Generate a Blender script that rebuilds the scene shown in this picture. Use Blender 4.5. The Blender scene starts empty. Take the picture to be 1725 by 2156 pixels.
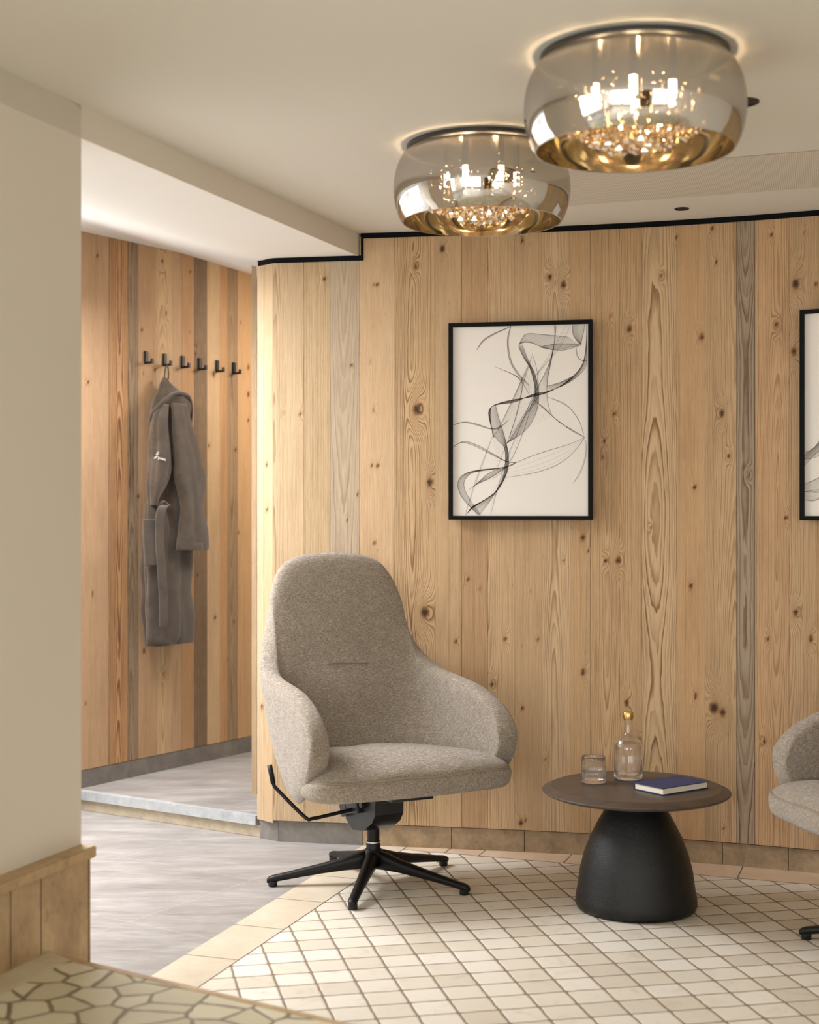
import bpy, bmesh, math, random
import numpy as np
from mathutils import Vector, Matrix, Euler
PI = math.pi
random.seed(7)
S = bpy.context.scene
COL = S.collection

# ------------------------------------------------------------------ camera
F, CX, YH, H = 3100.0, 862.5, 1072.0, 1.25      # focal length (px), principal column, horizon row, eye height
cam_d = bpy.data.cameras.new('camera'); cam = bpy.data.objects.new('camera', cam_d); COL.objects.link(cam)
cam.location = (0, 0, H); cam.rotation_euler = (PI/2, 0, 0)
cam_d.sensor_fit = 'HORIZONTAL'; cam_d.sensor_width = 36; cam_d.lens = F/1725*36
cam_d.shift_y = -(1078-YH)/1725
cam_d.clip_start = .05; cam_d.clip_end = 60
cam_d.dof.use_dof = True; cam_d.dof.focus_distance = 5.0; cam_d.dof.aperture_fstop = 3.4
S.camera = cam
# ------------------------------------------------------------------ view, world, lights
S.view_settings.view_transform = 'Standard'
try: S.view_settings.look = 'None'
except Exception: pass
S.view_settings.gamma = 1; S.view_settings.use_curve_mapping = False
S.view_settings.exposure = 0.12
S.cycles.use_denoising = True
S.cycles.max_bounces = 12; S.cycles.diffuse_bounces = 5; S.cycles.glossy_bounces = 6
S.cycles.transmission_bounces = 12; S.cycles.transparent_max_bounces = 16
S.cycles.sample_clamp_indirect = 6
S.cycles.caustics_reflective = False; S.cycles.caustics_refractive = False
W = bpy.data.worlds.new('overcast_sky'); S.world = W; W.use_nodes = True
W.node_tree.nodes['Background'].inputs[0].default_value = (.86, .95, 1, 1)
W.node_tree.nodes['Background'].inputs[1].default_value = 1.2

def area_light(name, loc, target, sx, sy, power, color):
    d = bpy.data.lights.new(name, 'AREA'); d.shape = 'RECTANGLE'; d.size = sx; d.size_y = sy
    d.energy = power; d.color = color
    o = bpy.data.objects.new(name, d); COL.objects.link(o); o.location = loc
    o.rotation_euler = (Vector(target)-Vector(loc)).to_track_quat('-Z', 'Y').to_euler()
    return o
# daylight in the openings: passage window (left, hidden by the pillar), window wall behind the camera, side window
L_SKY = area_light('passage_skylight', (-1.75, 5.15, 2.15), (-1.75, 5.15, 0), 1.2, 1.2, 108, (.975, .975, 1))
L_PASSAGE = area_light('passage_window_daylight', (-3.45, 4.75, 1.3), (0, 4.75, 1.1), 1.3, 1.8, 22, (1, .97, .93))
L_FILL = area_light('passage_fill_lamp', (-.12, 6.75, 2.25), (-1.1, 6.4, .9), .5, .5, 24, (1, .88, .74))  # unseen warm fill, added to brighten the passage planks
L_FRONT = area_light('front_daylight', (-1.85, -2.98, 1.25), (-1.85, 0, 1.22), 3.1, 1.9, 122, (1, .985, .985))
L_RIGHT = area_light('front_right_daylight', (2.35, -2.98, 1.25), (2.35, 0, 1.22), 1.7, 1.9, 50, (1, .975, .96))
L_SIDE = area_light('side_daylight', (-3.62, .55, 1.28), (0, .55, 1.2), 2.7, 1.8, 84, (.93, 1, .94))

# ------------------------------------------------------------------ helpers
def PF(px, py, z=0.0):
    "photo pixel on the horizontal plane z -> world point"
    D = (H-z)*F/(py-YH); return Vector(((px-CX)*D/F, D, z))
def PD(px, D): return (px-CX)*D/F
def zof(py, D): return H-(py-YH)*D/F

def link(o, parent=None):
    COL.objects.link(o)
    if parent is not None: o.parent = parent
    return o
def mesh_obj(name, me, mats, parent=None, smooth=False):
    o = bpy.data.objects.new(name, me)
    if mats is not None:
        for m in (mats if isinstance(mats, (list, tuple)) else [mats]): me.materials.append(m)
    if smooth:
        me.polygons.foreach_set('use_smooth', [True]*len(me.polygons))
    return link(o, parent)
def from_py(name, v, f, mats, parent=None, smooth=False):
    me = bpy.data.meshes.new(name); me.from_pydata([tuple(p) for p in v], [], f); me.update()
    return mesh_obj(name, me, mats, parent, smooth)
def from_bm(name, bm, mats, parent=None, smooth=False, recalc=True):
    if recalc: bmesh.ops.recalc_face_normals(bm, faces=bm.faces)
    me = bpy.data.meshes.new(name); bm.to_mesh(me); bm.free()
    return mesh_obj(name, me, mats, parent, smooth)
def tag(o, label=None, cat=None, group=None, kind=None):
    if label: o['label'] = label
    if cat: o['category'] = cat
    if group: o['group'] = group
    if kind: o['kind'] = kind
    return o
def struct(o): o['kind'] = 'structure'; return o
def empty(name, loc, rz=0):
    o = bpy.data.objects.new(name, None); COL.objects.link(o); o.location = loc; o.rotation_euler = (0, 0, rz)
    o.empty_display_size = .1
    return o
def auto_smooth(o, ang=35):
    me = o.data
    me.polygons.foreach_set('use_smooth', [True]*len(me.polygons))
    try: me.set_sharp_from_angle(angle=math.radians(ang))
    except Exception: pass
    return o
def copy_tree(o, parent=None):
    c = o.copy(); COL.objects.link(c); c.parent = parent
    for ch in list(o.children): copy_tree(ch, c)
    return c
def add_box(bm, c, s, rot=None, bevel=0, seg=2):
    m = Matrix.Translation(c) @ (rot.to_matrix().to_4x4() if rot is not None else Matrix()) @ Matrix.Diagonal((*s, 1))
    b2 = bmesh.new(); bmesh.ops.create_cube(b2, size=1, matrix=m)
    if bevel: bmesh.ops.bevel(b2, geom=b2.edges[:], offset=bevel, segments=seg, profile=.6, affect='EDGES')
    me = bpy.data.meshes.new('t'); b2.to_mesh(me); b2.free(); bm.from_mesh(me); bpy.data.meshes.remove(me)
def lathe(prof, n=64, cap=True):
    "prof = [(r,z)...] -> bmesh"
    bm = bmesh.new(); rings = []
    for r, z in prof:
        if r < 1e-6: rings.append([bm.verts.new((0, 0, z))])
        else: rings.append([bm.verts.new((r*math.cos(2*PI*k/n), r*math.sin(2*PI*k/n), z)) for k in range(n)])
    for a, b in zip(rings[:-1], rings[1:]):
        if len(a) == 1 and len(b) == 1: continue
        for k in range(n):
            if len(a) == 1: bm.faces.new((a[0], b[k], b[(k+1) % n]))
            elif len(b) == 1: bm.faces.new((a[k], a[(k+1) % n], b[0]))
            else: bm.faces.new((a[k], a[(k+1) % n], b[(k+1) % n], b[k]))
    return bm
def catmull(pts, n=8, closed=False):
    P = [Vector(p) for p in pts]; out = []
    m = len(P)
    for i in range(m if closed else m-1):
        if closed: p0, p1, p2, p3 = P[(i-1) % m], P[i], P[(i+1) % m], P[(i+2) % m]
        else: p0, p1, p2, p3 = P[max(i-1, 0)], P[i], P[i+1], P[min(i+2, m-1)]
        for k in range(n):
            t = k/n
            out.append(.5*((2*p1)+(-p0+p2)*t+(2*p0-5*p1+4*p2-p3)*t*t+(-p0+3*p1-3*p2+p3)*t**3))
    if not closed: out.append(P[-1].copy())
    return out
def add_tube(bm, pts, rad, n=10, caps=True, flat=1.0):
    pts = [Vector(p) for p in pts]; m = len(pts)
    rads = rad if isinstance(rad, (list, tuple)) else [rad]*m
    rings = []; up = None
    for i, p in enumerate(pts):
        d = (pts[min(i+1, m-1)]-pts[max(i-1, 0)]).normalized()
        if up is None:
            up = Vector((0, 0, 1)) if abs(d.z) < .9 else Vector((1, 0, 0))
        s = d.cross(up).normalized(); up = s.cross(d).normalized()
        rings.append([bm.verts.new(p+(s*math.cos(2*PI*k/n)+up*flat*math.sin(2*PI*k/n))*rads[i]) for k in range(n)])
    for a, b in zip(rings[:-1], rings[1:]):
        for k in range(n): bm.faces.new((a[k], a[(k+1) % n], b[(k+1) % n], b[k]))
    if caps:
        bm.faces.new(rings[0][::-1]); bm.faces.new(rings[-1])

# ---- numpy value noise
def _h(i, j, s):
    n = (i.astype(np.int64)*374761393+j.astype(np.int64)*668265263+int(s)*1442695041) & 0xffffffff
    n = ((n ^ (n >> 13))*1274126177) & 0xffffffff
    return ((n ^ (n >> 16)) & 0xffff)/65535.0
def vn(x, y, s=0):
    x = np.asarray(x, float); y = np.asarray(y, float)
    x, y = np.broadcast_arrays(x, y)
    i = np.floor(x); j = np.floor(y); fx = x-i; fy = y-j
    fx = fx*fx*(3-2*fx); fy = fy*fy*(3-2*fy)
    a = _h(i, j, s); b = _h(i+1, j, s); c = _h(i, j+1, s); d = _h(i+1, j+1, s)
    return (a+(b-a)*fx)*(1-fy)+(c+(d-c)*fx)*fy
def fbm(x, y, s=0, o=3):
    r = 0; a = .5
    for k in range(o): r = r+a*vn(np.asarray(x)*2**k, np.asarray(y)*2**k, s+k*17); a *= .5
    return r/(1-.5**o)

# ------------------------------------------------------------------ node helpers
def srgb(r, g, b):
    f = lambda c: (c/255/12.92) if c/255 <= .04045 else ((c/255+.055)/1.055)**2.4
    return (f(r), f(g), f(b), 1)
class NT:
    def __init__(s, name):
        s.m = bpy.data.materials.new(name); s.m.use_nodes = True; s.t = s.m.node_tree; s.t.nodes.clear()
        s.out = s.n('ShaderNodeOutputMaterial')
    def n(s, ty, **kw):
        nd = s.t.nodes.new(ty)
        for k, v in kw.items(): setattr(nd, k, v)
        return nd
    def put(s, sock, v):
        if v is None: return
        if hasattr(v, 'is_output') or isinstance(v, bpy.types.NodeSocket): s.t.links.new(v, sock)
        else: sock.default_value = v
    def math(s, op, a, b=None, c=None, clamp=False):
        nd = s.n('ShaderNodeMath', operation=op, use_clamp=clamp)
        for i, v in enumerate((a, b, c)):
            if v is not None: s.put(nd.inputs[i], v)
        return nd.outputs[0]
    def vmath(s, op, a, b=None):
        nd = s.n('ShaderNodeVectorMath', operation=op); s.put(nd.inputs[0], a)
        if b is not None: s.put(nd.inputs[1], b)
        return nd.outputs[0]
    def noise(s, vec, scale, detail=3, rough=.55, dim='3D', w=None, dist=0):
        nd = s.n('ShaderNodeTexNoise', noise_dimensions=dim)
        if dim != '1D': s.put(nd.inputs['Vector'], vec)
        if w is not None: s.put(nd.inputs['W'], w)
        nd.inputs['Scale'].default_value = scale; nd.inputs['Detail'].default_value = detail
        nd.inputs['Roughness'].default_value = rough; nd.inputs['Distortion'].default_value = dist
        return nd.outputs[0]
    def ramp(s, fac, stops, interp='LINEAR'):
        nd = s.n('ShaderNodeValToRGB'); s.put(nd.inputs[0], fac); cr = nd.color_ramp; cr.interpolation = interp
        while len(cr.elements) < len(stops): cr.elements.new(.5)
        for e, (p, c) in zip(cr.elements, stops):
            e.position = p; e.color = c if len(c) == 4 else (*c, 1)
        return nd.outputs[0]
    def maprange(s, v, a, b, c, d, smooth=False):
        nd = s.n('ShaderNodeMapRange'); nd.clamp = True
        if smooth: nd.interpolation_type = 'SMOOTHSTEP'
        s.put(nd.inputs[0], v)
        for i, x in enumerate((a, b, c, d)): nd.inputs[i+1].default_value = x
        return nd.outputs[0]
    def mix(s, fac, a, b, mode='MIX'):
        nd = s.n('ShaderNodeMix', data_type='RGBA', blend_type=mode)
        s.put(nd.inputs[0], fac); s.put(nd.inputs[6], a); s.put(nd.inputs[7], b)
        return nd.outputs[2]
    def attr(s, name, out='Fac'):
        nd = s.n('ShaderNodeAttribute', attribute_name=name); return nd.outputs[out]
    def coord(s, which='Object'): return s.n('ShaderNodeTexCoord').outputs[which]
    def pos(s): return s.n('ShaderNodeNewGeometry').outputs['Position']
    def mapping(s, vec, scale=(1, 1, 1), rot=(0, 0, 0), loc=(0, 0, 0)):
        nd = s.n('ShaderNodeMapping'); s.put(nd.inputs[0], vec)
        nd.inputs[1].default_value = loc; nd.inputs[2].default_value = rot; nd.inputs[3].default_value = scale
        return nd.outputs[0]
    def sep(s, vec):
        nd = s.n('ShaderNodeSeparateXYZ'); s.put(nd.inputs[0], vec); return nd.outputs
    def comb(s, x, y, z=0.0):
        nd = s.n('ShaderNodeCombineXYZ'); s.put(nd.inputs[0], x); s.put(nd.inputs[1], y); s.put(nd.inputs[2], z); return nd.outputs[0]
    def bump(s, h, strength=.3, dist=.01, normal=None):
        nd = s.n('ShaderNodeBump'); nd.inputs['Strength'].default_value = strength; nd.inputs['Distance'].default_value = dist
        s.put(nd.inputs['Height'], h)
        if normal is not None: s.put(nd.inputs['Normal'], normal)
        return nd.outputs[0]
    def bsdf(s, color=None, rough=.5, metal=0, normal=None, **kw):
        nd = s.n('ShaderNodeBsdfPrincipled')
        s.put(nd.inputs['Base Color'], color); s.put(nd.inputs['Roughness'], rough); s.put(nd.inputs['Metallic'], metal)
        if normal is not None: s.put(nd.inputs['Normal'], normal)
        for k, v in kw.items(): s.put(nd.inputs[k.replace('_', ' ')], v)
        s.t.links.new(nd.outputs[0], s.out.inputs[0]); return nd
    def finish(s, shader): s.t.links.new(shader, s.out.inputs[0]); return s.m

def m_plain(name, rgb, rough=.5, metal=0, bump=0, bscale=200, **kw):
    t = NT(name); nrm = None
    if bump: nrm = t.bump(t.noise(t.coord(), bscale, 3), bump, .002)
    t.bsdf(srgb(*rgb), rough, metal, nrm, **kw); return t.m

def m_plaster(name, rgb, var=.03):
    t = NT(name); p = t.pos()
    n = t.noise(p, 1.3, 3); c = t.mix(t.math('MULTIPLY', n, var), srgb(*rgb), (0, 0, 0, 1))
    t.bsdf(c, .85, 0, t.bump(t.noise(p, 90, 3), .05, .002)); return t.m

def m_wood():
    t = NT('reclaimed_wood_planks')
    ring = t.attr('ring'); knot = t.attr('knot'); tint = t.attr('tint', 'Color'); gs = t.attr('gstr'); uvw = t.attr('wu', 'Vector')
    fib = t.noise(t.mapping(uvw, (330, 7, 1)), 1, 3, .6)
    fib2 = t.noise(t.mapping(uvw, (900, 16, 1)), 1, 2, .6)
    blot = t.noise(t.mapping(uvw, (16, 2.2, 1)), 1, 4, .6)
    wob = t.noise(t.mapping(uvw, (40, 5, 1)), 1, 2)
    r = t.math('ADD', ring, t.math('MULTIPLY', wob, 1.3))
    fr = t.math('FRACT', r)
    line = t.maprange(fr, .25, .93, 0, 1, True)
    line = t.math('MULTIPLY', line, t.maprange(fr, .93, 1.0, 1, 0))
    amp = t.maprange(t.noise(None, 1.1, 2, dim='1D', w=ring), .3, .68, .3, 1)
    line = t.math('MULTIPLY', line, amp)
    gl = t.math('MULTIPLY', line, gs)
    dark = t.mix(1, tint, (.34, .215, .13, 1), 'MULTIPLY')
    c = t.mix(t.math('MULTIPLY', gl, .92), tint, dark)
    c = t.mix(t.maprange(fib, .35, .75, .26, 0), c, (.20, .12, .06, 1))
    c = t.mix(t.maprange(fib2, .5, .75, 0, .16), c, (.95, .80, .58, 1))
    c = t.mix(t.maprange(blot, .32, .5, .28, 0), c, t.mix(1, c, (.55, .50, .46, 1), 'MULTIPLY'))
    stk = t.noise(t.mapping(uvw, (75, 1.3, 1)), 1, 3, .55)
    c = t.mix(t.maprange(stk, .60, .74, 0, .42), c, t.mix(1, c, (.42, .33, .26, 1), 'MULTIPLY'))
    wth = t.noise(t.mapping(uvw, (9, .9, 1)), 1, 3, .5)
    c = t.mix(t.maprange(wth, .52, .72, 0, .38), c, t.mix(1, c, (.74, .76, .78, 1), 'MULTIPLY'))
    pit = t.noise(t.mapping(uvw, (150, 26, 1)), 1, 2, .5)
    c = t.mix(t.maprange(pit, .70, .78, 0, .5), c, (.16, .10, .06, 1))
    kc = t.ramp(knot, [(0, (1, 1, 1)), (.25, (.84, .77, .70)), (.55, (.50, .41, .33)), (.82, (.20, .16, .13)), (1, (.10, .07, .05))])
    c = t.mix(1, c, kc, 'MULTIPLY')
    hgt = t.math('ADD', t.math('MULTIPLY', gl, .6), t.math('MULTIPLY', fib, .5))
    t.bsdf(c, t.maprange(fib, .2, .8, .62, .78), 0, t.bump(hgt, .28, .0025), Specular_IOR_Level=.3)
    return t.m

def m_fabric():
    t = NT('taupe_boucle_fabric'); p = t.coord()
    a = t.noise(t.mapping(p, (520, 520, 110)), 1, 2, .55); b = t.noise(t.mapping(p, (100, 100, 520)), 1, 2, .55)
    g = t.noise(p, 30, 3, .6); big = t.noise(p, 6, 2)
    w = t.math('MAXIMUM', a, b)
    c = t.ramp(t.math('ADD', t.math('MULTIPLY', w, .88), t.math('MULTIPLY', g, .12)), [(.42, srgb(116, 105, 93)), (.56, srgb(152, 140, 126)), (.72, srgb(190, 179, 165))])
    c = t.mix(t.maprange(big, .3, .7, .07, 0), c, srgb(120, 106, 90))
    t.bsdf(c, .95, 0, t.bump(w, .85, .004), Sheen_Weight=.3, Sheen_Roughness=.5, Specular_IOR_Level=.15)
    return t.m

def m_terry():
    t = NT('taupe_terry_towelling'); p = t.coord()
    n = t.noise(p, 260, 3, .7); g = t.noise(p, 14, 3)
    c = t.ramp(t.math('ADD', t.math('MULTIPLY', n, .6), t.math('MULTIPLY', g, .4)), [(.3, srgb(52, 43, 35)), (.7, srgb(98, 83, 69))])
    t.bsdf(c, .97, 0, t.bump(n, .5, .004), Sheen_Weight=.4, Specular_IOR_Level=.1); return t.m

def m_stone(name, c0, c1, scale=9, pits=True, rough=.5, streak=(1, 1, 1)):
    t = NT(name); p = t.mapping(t.pos(), streak)
    n = t.noise(p, scale, 5, .62, dist=.4); q = t.noise(p, scale*6, 3, .6)
    c = t.ramp(t.math('ADD', t.math('MULTIPLY', n, .75), t.math('MULTIPLY', q, .25)), [(.32, srgb(*c0)), (.68, srgb(*c1))])
    if pits:
        v = t.noise(p, scale*5, 2, .5); k = t.maprange(v, .22, .34, .45, 0)
        c = t.mix(k, c, srgb(96, 74, 52))
    t.bsdf(c, rough, 0, t.bump(q, .12, .003)); return t.m

def m_grey_floor():
    t = NT('grey_stone_tiles'); p = t.pos()
    st = t.mapping(p, (1.2, 5.5, 1))
    n = t.noise(st, 2.0, 5, .62, dist=.5); q = t.noise(t.mapping(p, (5, 30, 1)), 2.4, 4, .65)
    v = t.math('ADD', t.math('MULTIPLY', n, .6), t.math('MULTIPLY', q, .4))
    c = t.ramp(v, [(.30, srgb(120, 114, 110)), (.5, srgb(146, 141, 137)), (.70, srgb(172, 168, 164))])
    r = t.mapping(p, (1, 1, 1), (0, 0, math.radians(32.6)), (.12, .30, 0))
    s = t.sep(r)
    def joint(x, pitch, w):
        f = t.math('FRACT', t.math('DIVIDE', x, pitch)); d = t.math('ABSOLUTE', t.math('SUBTRACT', f, .5))
        return t.math('GREATER_THAN', d, .5-w/pitch/2)
    j = t.math('MAXIMUM', joint(s[0], .6, .003), joint(s[1], .6, .003))
    c = t.mix(t.math('MULTIPLY', j, .30), c, srgb(205, 200, 195))
    t.bsdf(c, t.maprange(q, .3, .7, .38, .5), 0, t.bump(v, .05, .003)); return t.m

def m_mosaic(O, angle, pa, pb):
    t = NT('cream_marble_mosaic'); p = t.vmath('SUBTRACT', t.pos(), (O.x, O.y, 0))
    s = t.sep(p); ca, sa = math.cos(angle), math.sin(angle)
    wx = t.math('MULTIPLY', t.math('SUBTRACT', t.noise(t.pos(), 23, 2), .5), .0065)
    wy = t.math('MULTIPLY', t.math('SUBTRACT', t.noise(t.vmath('ADD', t.pos(), (9, 3, 5)), 23, 2), .5), .0065)
    u = t.math('ADD', t.math('ADD', t.math('MULTIPLY', s[0], ca), t.math('MULTIPLY', s[1], sa)), wx)
    v = t.math('ADD', t.math('SUBTRACT', t.math('MULTIPLY', s[1], ca), t.math('MULTIPLY', s[0], sa)), wy)
    u = t.math('DIVIDE', u, pb); v = t.math('DIVIDE', v, pa)
    def edge(x, pitch):
        f = t.math('FRACT', x)
        return t.math('MULTIPLY', t.math('MINIMUM', f, t.math('SUBTRACT', 1.0, f)), pitch)
    du, dv = edge(u, pb), edge(v, pa)
    # rounded-corner distance
    a = t.math('MAXIMUM', t.math('SUBTRACT', .010, du), 0.0); b = t.math('MAXIMUM', t.math('SUBTRACT', .010, dv), 0.0)
    dist = t.math('SUBTRACT', .010, t.math('SQRT', t.math('ADD', t.math('MULTIPLY', a, a), t.math('MULTIPLY', b, b))))
    mask = t.maprange(dist, .0022, .0042, 0, 1, True)
    cell = t.comb(t.math('FLOOR', u), t.math('FLOOR', v))
    wn = t.n('ShaderNodeTexWhiteNoise', noise_dimensions='2D'); t.put(wn.inputs[0], cell)
    base = t.ramp(wn.outputs[0], [(0, srgb(210, 200, 184)), (.5, srgb(221, 213, 199)), (1, srgb(230, 224, 213))])
    vein = t.noise(t.vmath('ADD', t.pos(), t.vmath('MULTIPLY', wn.outputs[1], (5, 5, 5))), 15, 5, .6, dist=.8)
    base = t.mix(t.maprange(vein, .30, .44, .22, 0), base, srgb(160, 134, 104))
    pit = t.noise(t.mapping(t.pos(), (1, 2, 1), (0, 0, .5)), 60, 3, .6, dist=.6)
    gate = t.maprange(t.noise(t.pos(), 9, 2), .5, .62, 0, 1)
    pk = t.math('MULTIPLY', t.maprange(pit, .28, .36, .6, 0), gate)
    base = t.mix(pk, base, srgb(104, 84, 64))
    c = t.mix(mask, srgb(134, 118, 100), base)
    h = t.maprange(dist, .001, .0075, 0, 1, True)
    nd = t.bsdf(c, t.mix(mask, (.9, .9, .9, 1), (.42, .42, .42, 1)), 0, t.bump(h, .5, .0025, t.bump(vein, .06, .003)), Specular_IOR_Level=.4)
    return t.m

def m_crazy():
    t = NT('crazy_paving_stone'); p = t.mapping(t.pos(), (1, 1, 1), (0, 0, .4))
    dn_ = t.n('ShaderNodeTexNoise'); dn_.inputs['Scale'].default_value = 5; t.put(dn_.inputs['Vector'], t.pos())
    p = t.vmath('ADD', p, t.vmath('MULTIPLY', dn_.outputs[1], (.05, .05, 0)))
    ve = t.n('ShaderNodeTexVoronoi', feature='DISTANCE_TO_EDGE', voronoi_dimensions='2D'); t.put(ve.inputs['Vector'], p); ve.inputs['Scale'].default_value = 10.5
    vc = t.n('ShaderNodeTexVoronoi', feature='F1', voronoi_dimensions='2D'); t.put(vc.inputs['Vector'], p); vc.inputs['Scale'].default_value = 10.5
    k = t.maprange(t.math('ADD', ve.outputs[0], t.math('MULTIPLY', t.math('SUBTRACT', t.noise(t.pos(), 22, 3), .5), .09)), .035, .07, 0, 1, True)
    sc = t.sep(vc.outputs['Color'])
    n = t.noise(t.pos(), 14, 4)
    c = t.ramp(t.math('ADD', t.math('MULTIPLY', sc[0], .6), t.math('MULTIPLY', n, .4)), [(.2, srgb(186, 178, 148)), (.8, srgb(212, 204, 178))])
    c = t.mix(k, srgb(122, 108, 86), c)
    t.bsdf(c, .5, 0, t.bump(k, .5, .003)); return t.m

def m_perf():
    t = NT('perforated_acoustic_board'); p = t.mapping(t.pos(), (1, 1, 1), (0, 0, math.radians(16)))
    s = t.sep(p); P_ = .0125
    def dd(off):
        fx = t.math('SUBTRACT', t.math('FRACT', t.math('ADD', t.math('DIVIDE', s[0], P_), off)), .5)
        fy = t.math('SUBTRACT', t.math('FRACT', t.math('ADD', t.math('DIVIDE', s[1], P_), off)), .5)
        return t.math('SQRT', t.math('ADD', t.math('MULTIPLY', fx, fx), t.math('MULTIPLY', fy, fy)))
    d = t.math('MINIMUM', dd(0.0), dd(.5))
    k = t.maprange(d, .13, .2, 0, 1)
    t.bsdf(t.mix(k, srgb(120, 108, 92), srgb(226, 218, 204)), .85); return t.m

def m_glass(name, tintc=(1, 1, 1, 1), ior=1.45, trans=.0):
    t = NT(name); g = t.n('ShaderNodeBsdfGlass'); g.inputs['Color'].default_value = tintc; g.inputs['IOR'].default_value = ior; g.inputs['Roughness'].default_value = 0
    return t.finish(g.outputs[0])
def m_mirror_glass(name, colr, transp, top=None):
    "thin metallised glass: part mirror, part see-through"
    t = NT(name); g = t.n('ShaderNodeBsdfGlossy'); g.inputs['Color'].default_value = colr; g.inputs['Roughness'].default_value = .015
    tr = t.n('ShaderNodeBsdfTransparent'); tr.inputs['Color'].default_value = (1, .95, .86, 1)
    mx = t.n('ShaderNodeMixShader')
    if top is None: mx.inputs[0].default_value = transp
    else:
        z = t.sep(t.coord())[2]; t.put(mx.inputs[0], t.maprange(z, top[0], top[1], transp, top[2]))
    t.t.links.new(g.outputs[0], mx.inputs[1]); t.t.links.new(tr.outputs[0], mx.inputs[2])
    return t.finish(mx.outputs[0])
def m_emit(name, col_, s):
    t = NT(name); e = t.n('ShaderNodeEmission'); e.inputs[0].default_value = (*col_, 1); e.inputs[1].default_value = s
    return t.finish(e.outputs[0])
def m_alpha(name, rgb, a):
    t = NT(name); d = t.n('ShaderNodeBsdfDiffuse'); d.inputs[0].default_value = srgb(*rgb)
    tr = t.n('ShaderNodeBsdfTransparent'); mx = t.n('ShaderNodeMixShader'); mx.inputs[0].default_value = a
    t.t.links.new(tr.outputs[0], mx.inputs[1]); t.t.links.new(d.outputs[0], mx.inputs[2]); return t.finish(mx.outputs[0])
def m_darkwood():
    t = NT('dark_stained_wood'); p = t.coord()
    n = t.noise(t.mapping(p, (3, 60, 3), (0, 0, .45)), 2, 4, .6); q = t.noise(t.mapping(p, (14, 300, 14), (0, 0, .45)), 2, 2)
    c = t.ramp(t.math('ADD', t.math('MULTIPLY', n, .6), t.math('MULTIPLY', q, .4)), [(.3, srgb(52, 42, 35)), (.7, srgb(88, 74, 63))])
    t.bsdf(c, .42, 0, t.bump(q, .12, .002)); return t.m

M_WOOD = m_wood(); M_FAB = m_fabric(); M_TERRY = m_terry()
M_CEIL = m_plaster('ceiling_plaster', (229, 225, 216)); M_WALLP = m_plaster('wall_plaster', (222, 214, 200))
M_SOFFIT = m_plaster('white_plaster', (242, 239, 235), .02)
M_TRAV = m_stone('travertine', (150, 122, 88), (196, 168, 128), 7, rough=.55, streak=(1, 1, .8))
M_TRAV2 = m_stone('beige_marble_strip', (188, 174, 152), (208, 196, 176), 5, pits=False, rough=.42)
M_PINK = m_stone('pinkish_limestone', (196, 168, 140), (216, 194, 168), 8, pits=False, rough=.5)
M_BASE = m_stone('brown_stone_skirting', (122, 100, 74), (176, 152, 120), 11, rough=.6)
M_BASEG = m_stone('grey_stone_skirting', (100, 94, 88), (134, 126, 118), 11, pits=False, rough=.6)
M_NOSE = m_stone('blue_grey_nosing', (146, 148, 150), (178, 180, 180), 30, pits=False, rough=.55)
M_RISER = m_stone('warm_grey_riser', (150, 136, 116), (184, 168, 144), 14, pits=False, rough=.6)
M_GREYF = m_grey_floor(); M_CRAZY = m_crazy(); M_PERF = m_perf()
M_GROUT = m_plain('grout', (84, 74, 62), .9)
M_BLACK = m_plain('black_metal', (14, 14, 15), .42, 0, .1, 600, Specular_IOR_Level=.3)
M_BLACKG = m_plain('black_plastic', (16, 16, 18), .35)
M_TRIM = m_plain('black_shadow_trim', (14, 15, 17), .8, Specular_IOR_Level=.1)
M_CHROME = m_plain('chrome', (215, 212, 205), .15, 1)
def m_thin(name, ior, k):
    t = NT(name); g = t.n('ShaderNodeBsdfGlass'); g.inputs['IOR'].default_value = ior; g.inputs['Roughness'].default_value = 0
    tr = t.n('ShaderNodeBsdfTransparent'); mx = t.n('ShaderNodeMixShader'); mx.inputs[0].default_value = k
    t.t.links.new(g.outputs[0], mx.inputs[1]); t.t.links.new(tr.outputs[0], mx.inputs[2]); return t.finish(mx.outputs[0])
M_GLASS = m_thin('clear_glass', 1.45, .10); M_WATER = m_thin('water', 1.33, 0)
def m_pane():
    t = NT('window_glass'); tr = t.n('ShaderNodeBsdfTransparent'); gl = t.n('ShaderNodeBsdfGlossy'); gl.inputs['Roughness'].default_value = .02
    mx = t.n('ShaderNodeMixShader'); mx.inputs[0].default_value = .06; t.t.links.new(tr.outputs[0], mx.inputs[1]); t.t.links.new(gl.outputs[0], mx.inputs[2]); return t.finish(mx.outputs[0])
M_PANE = m_pane()

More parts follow.
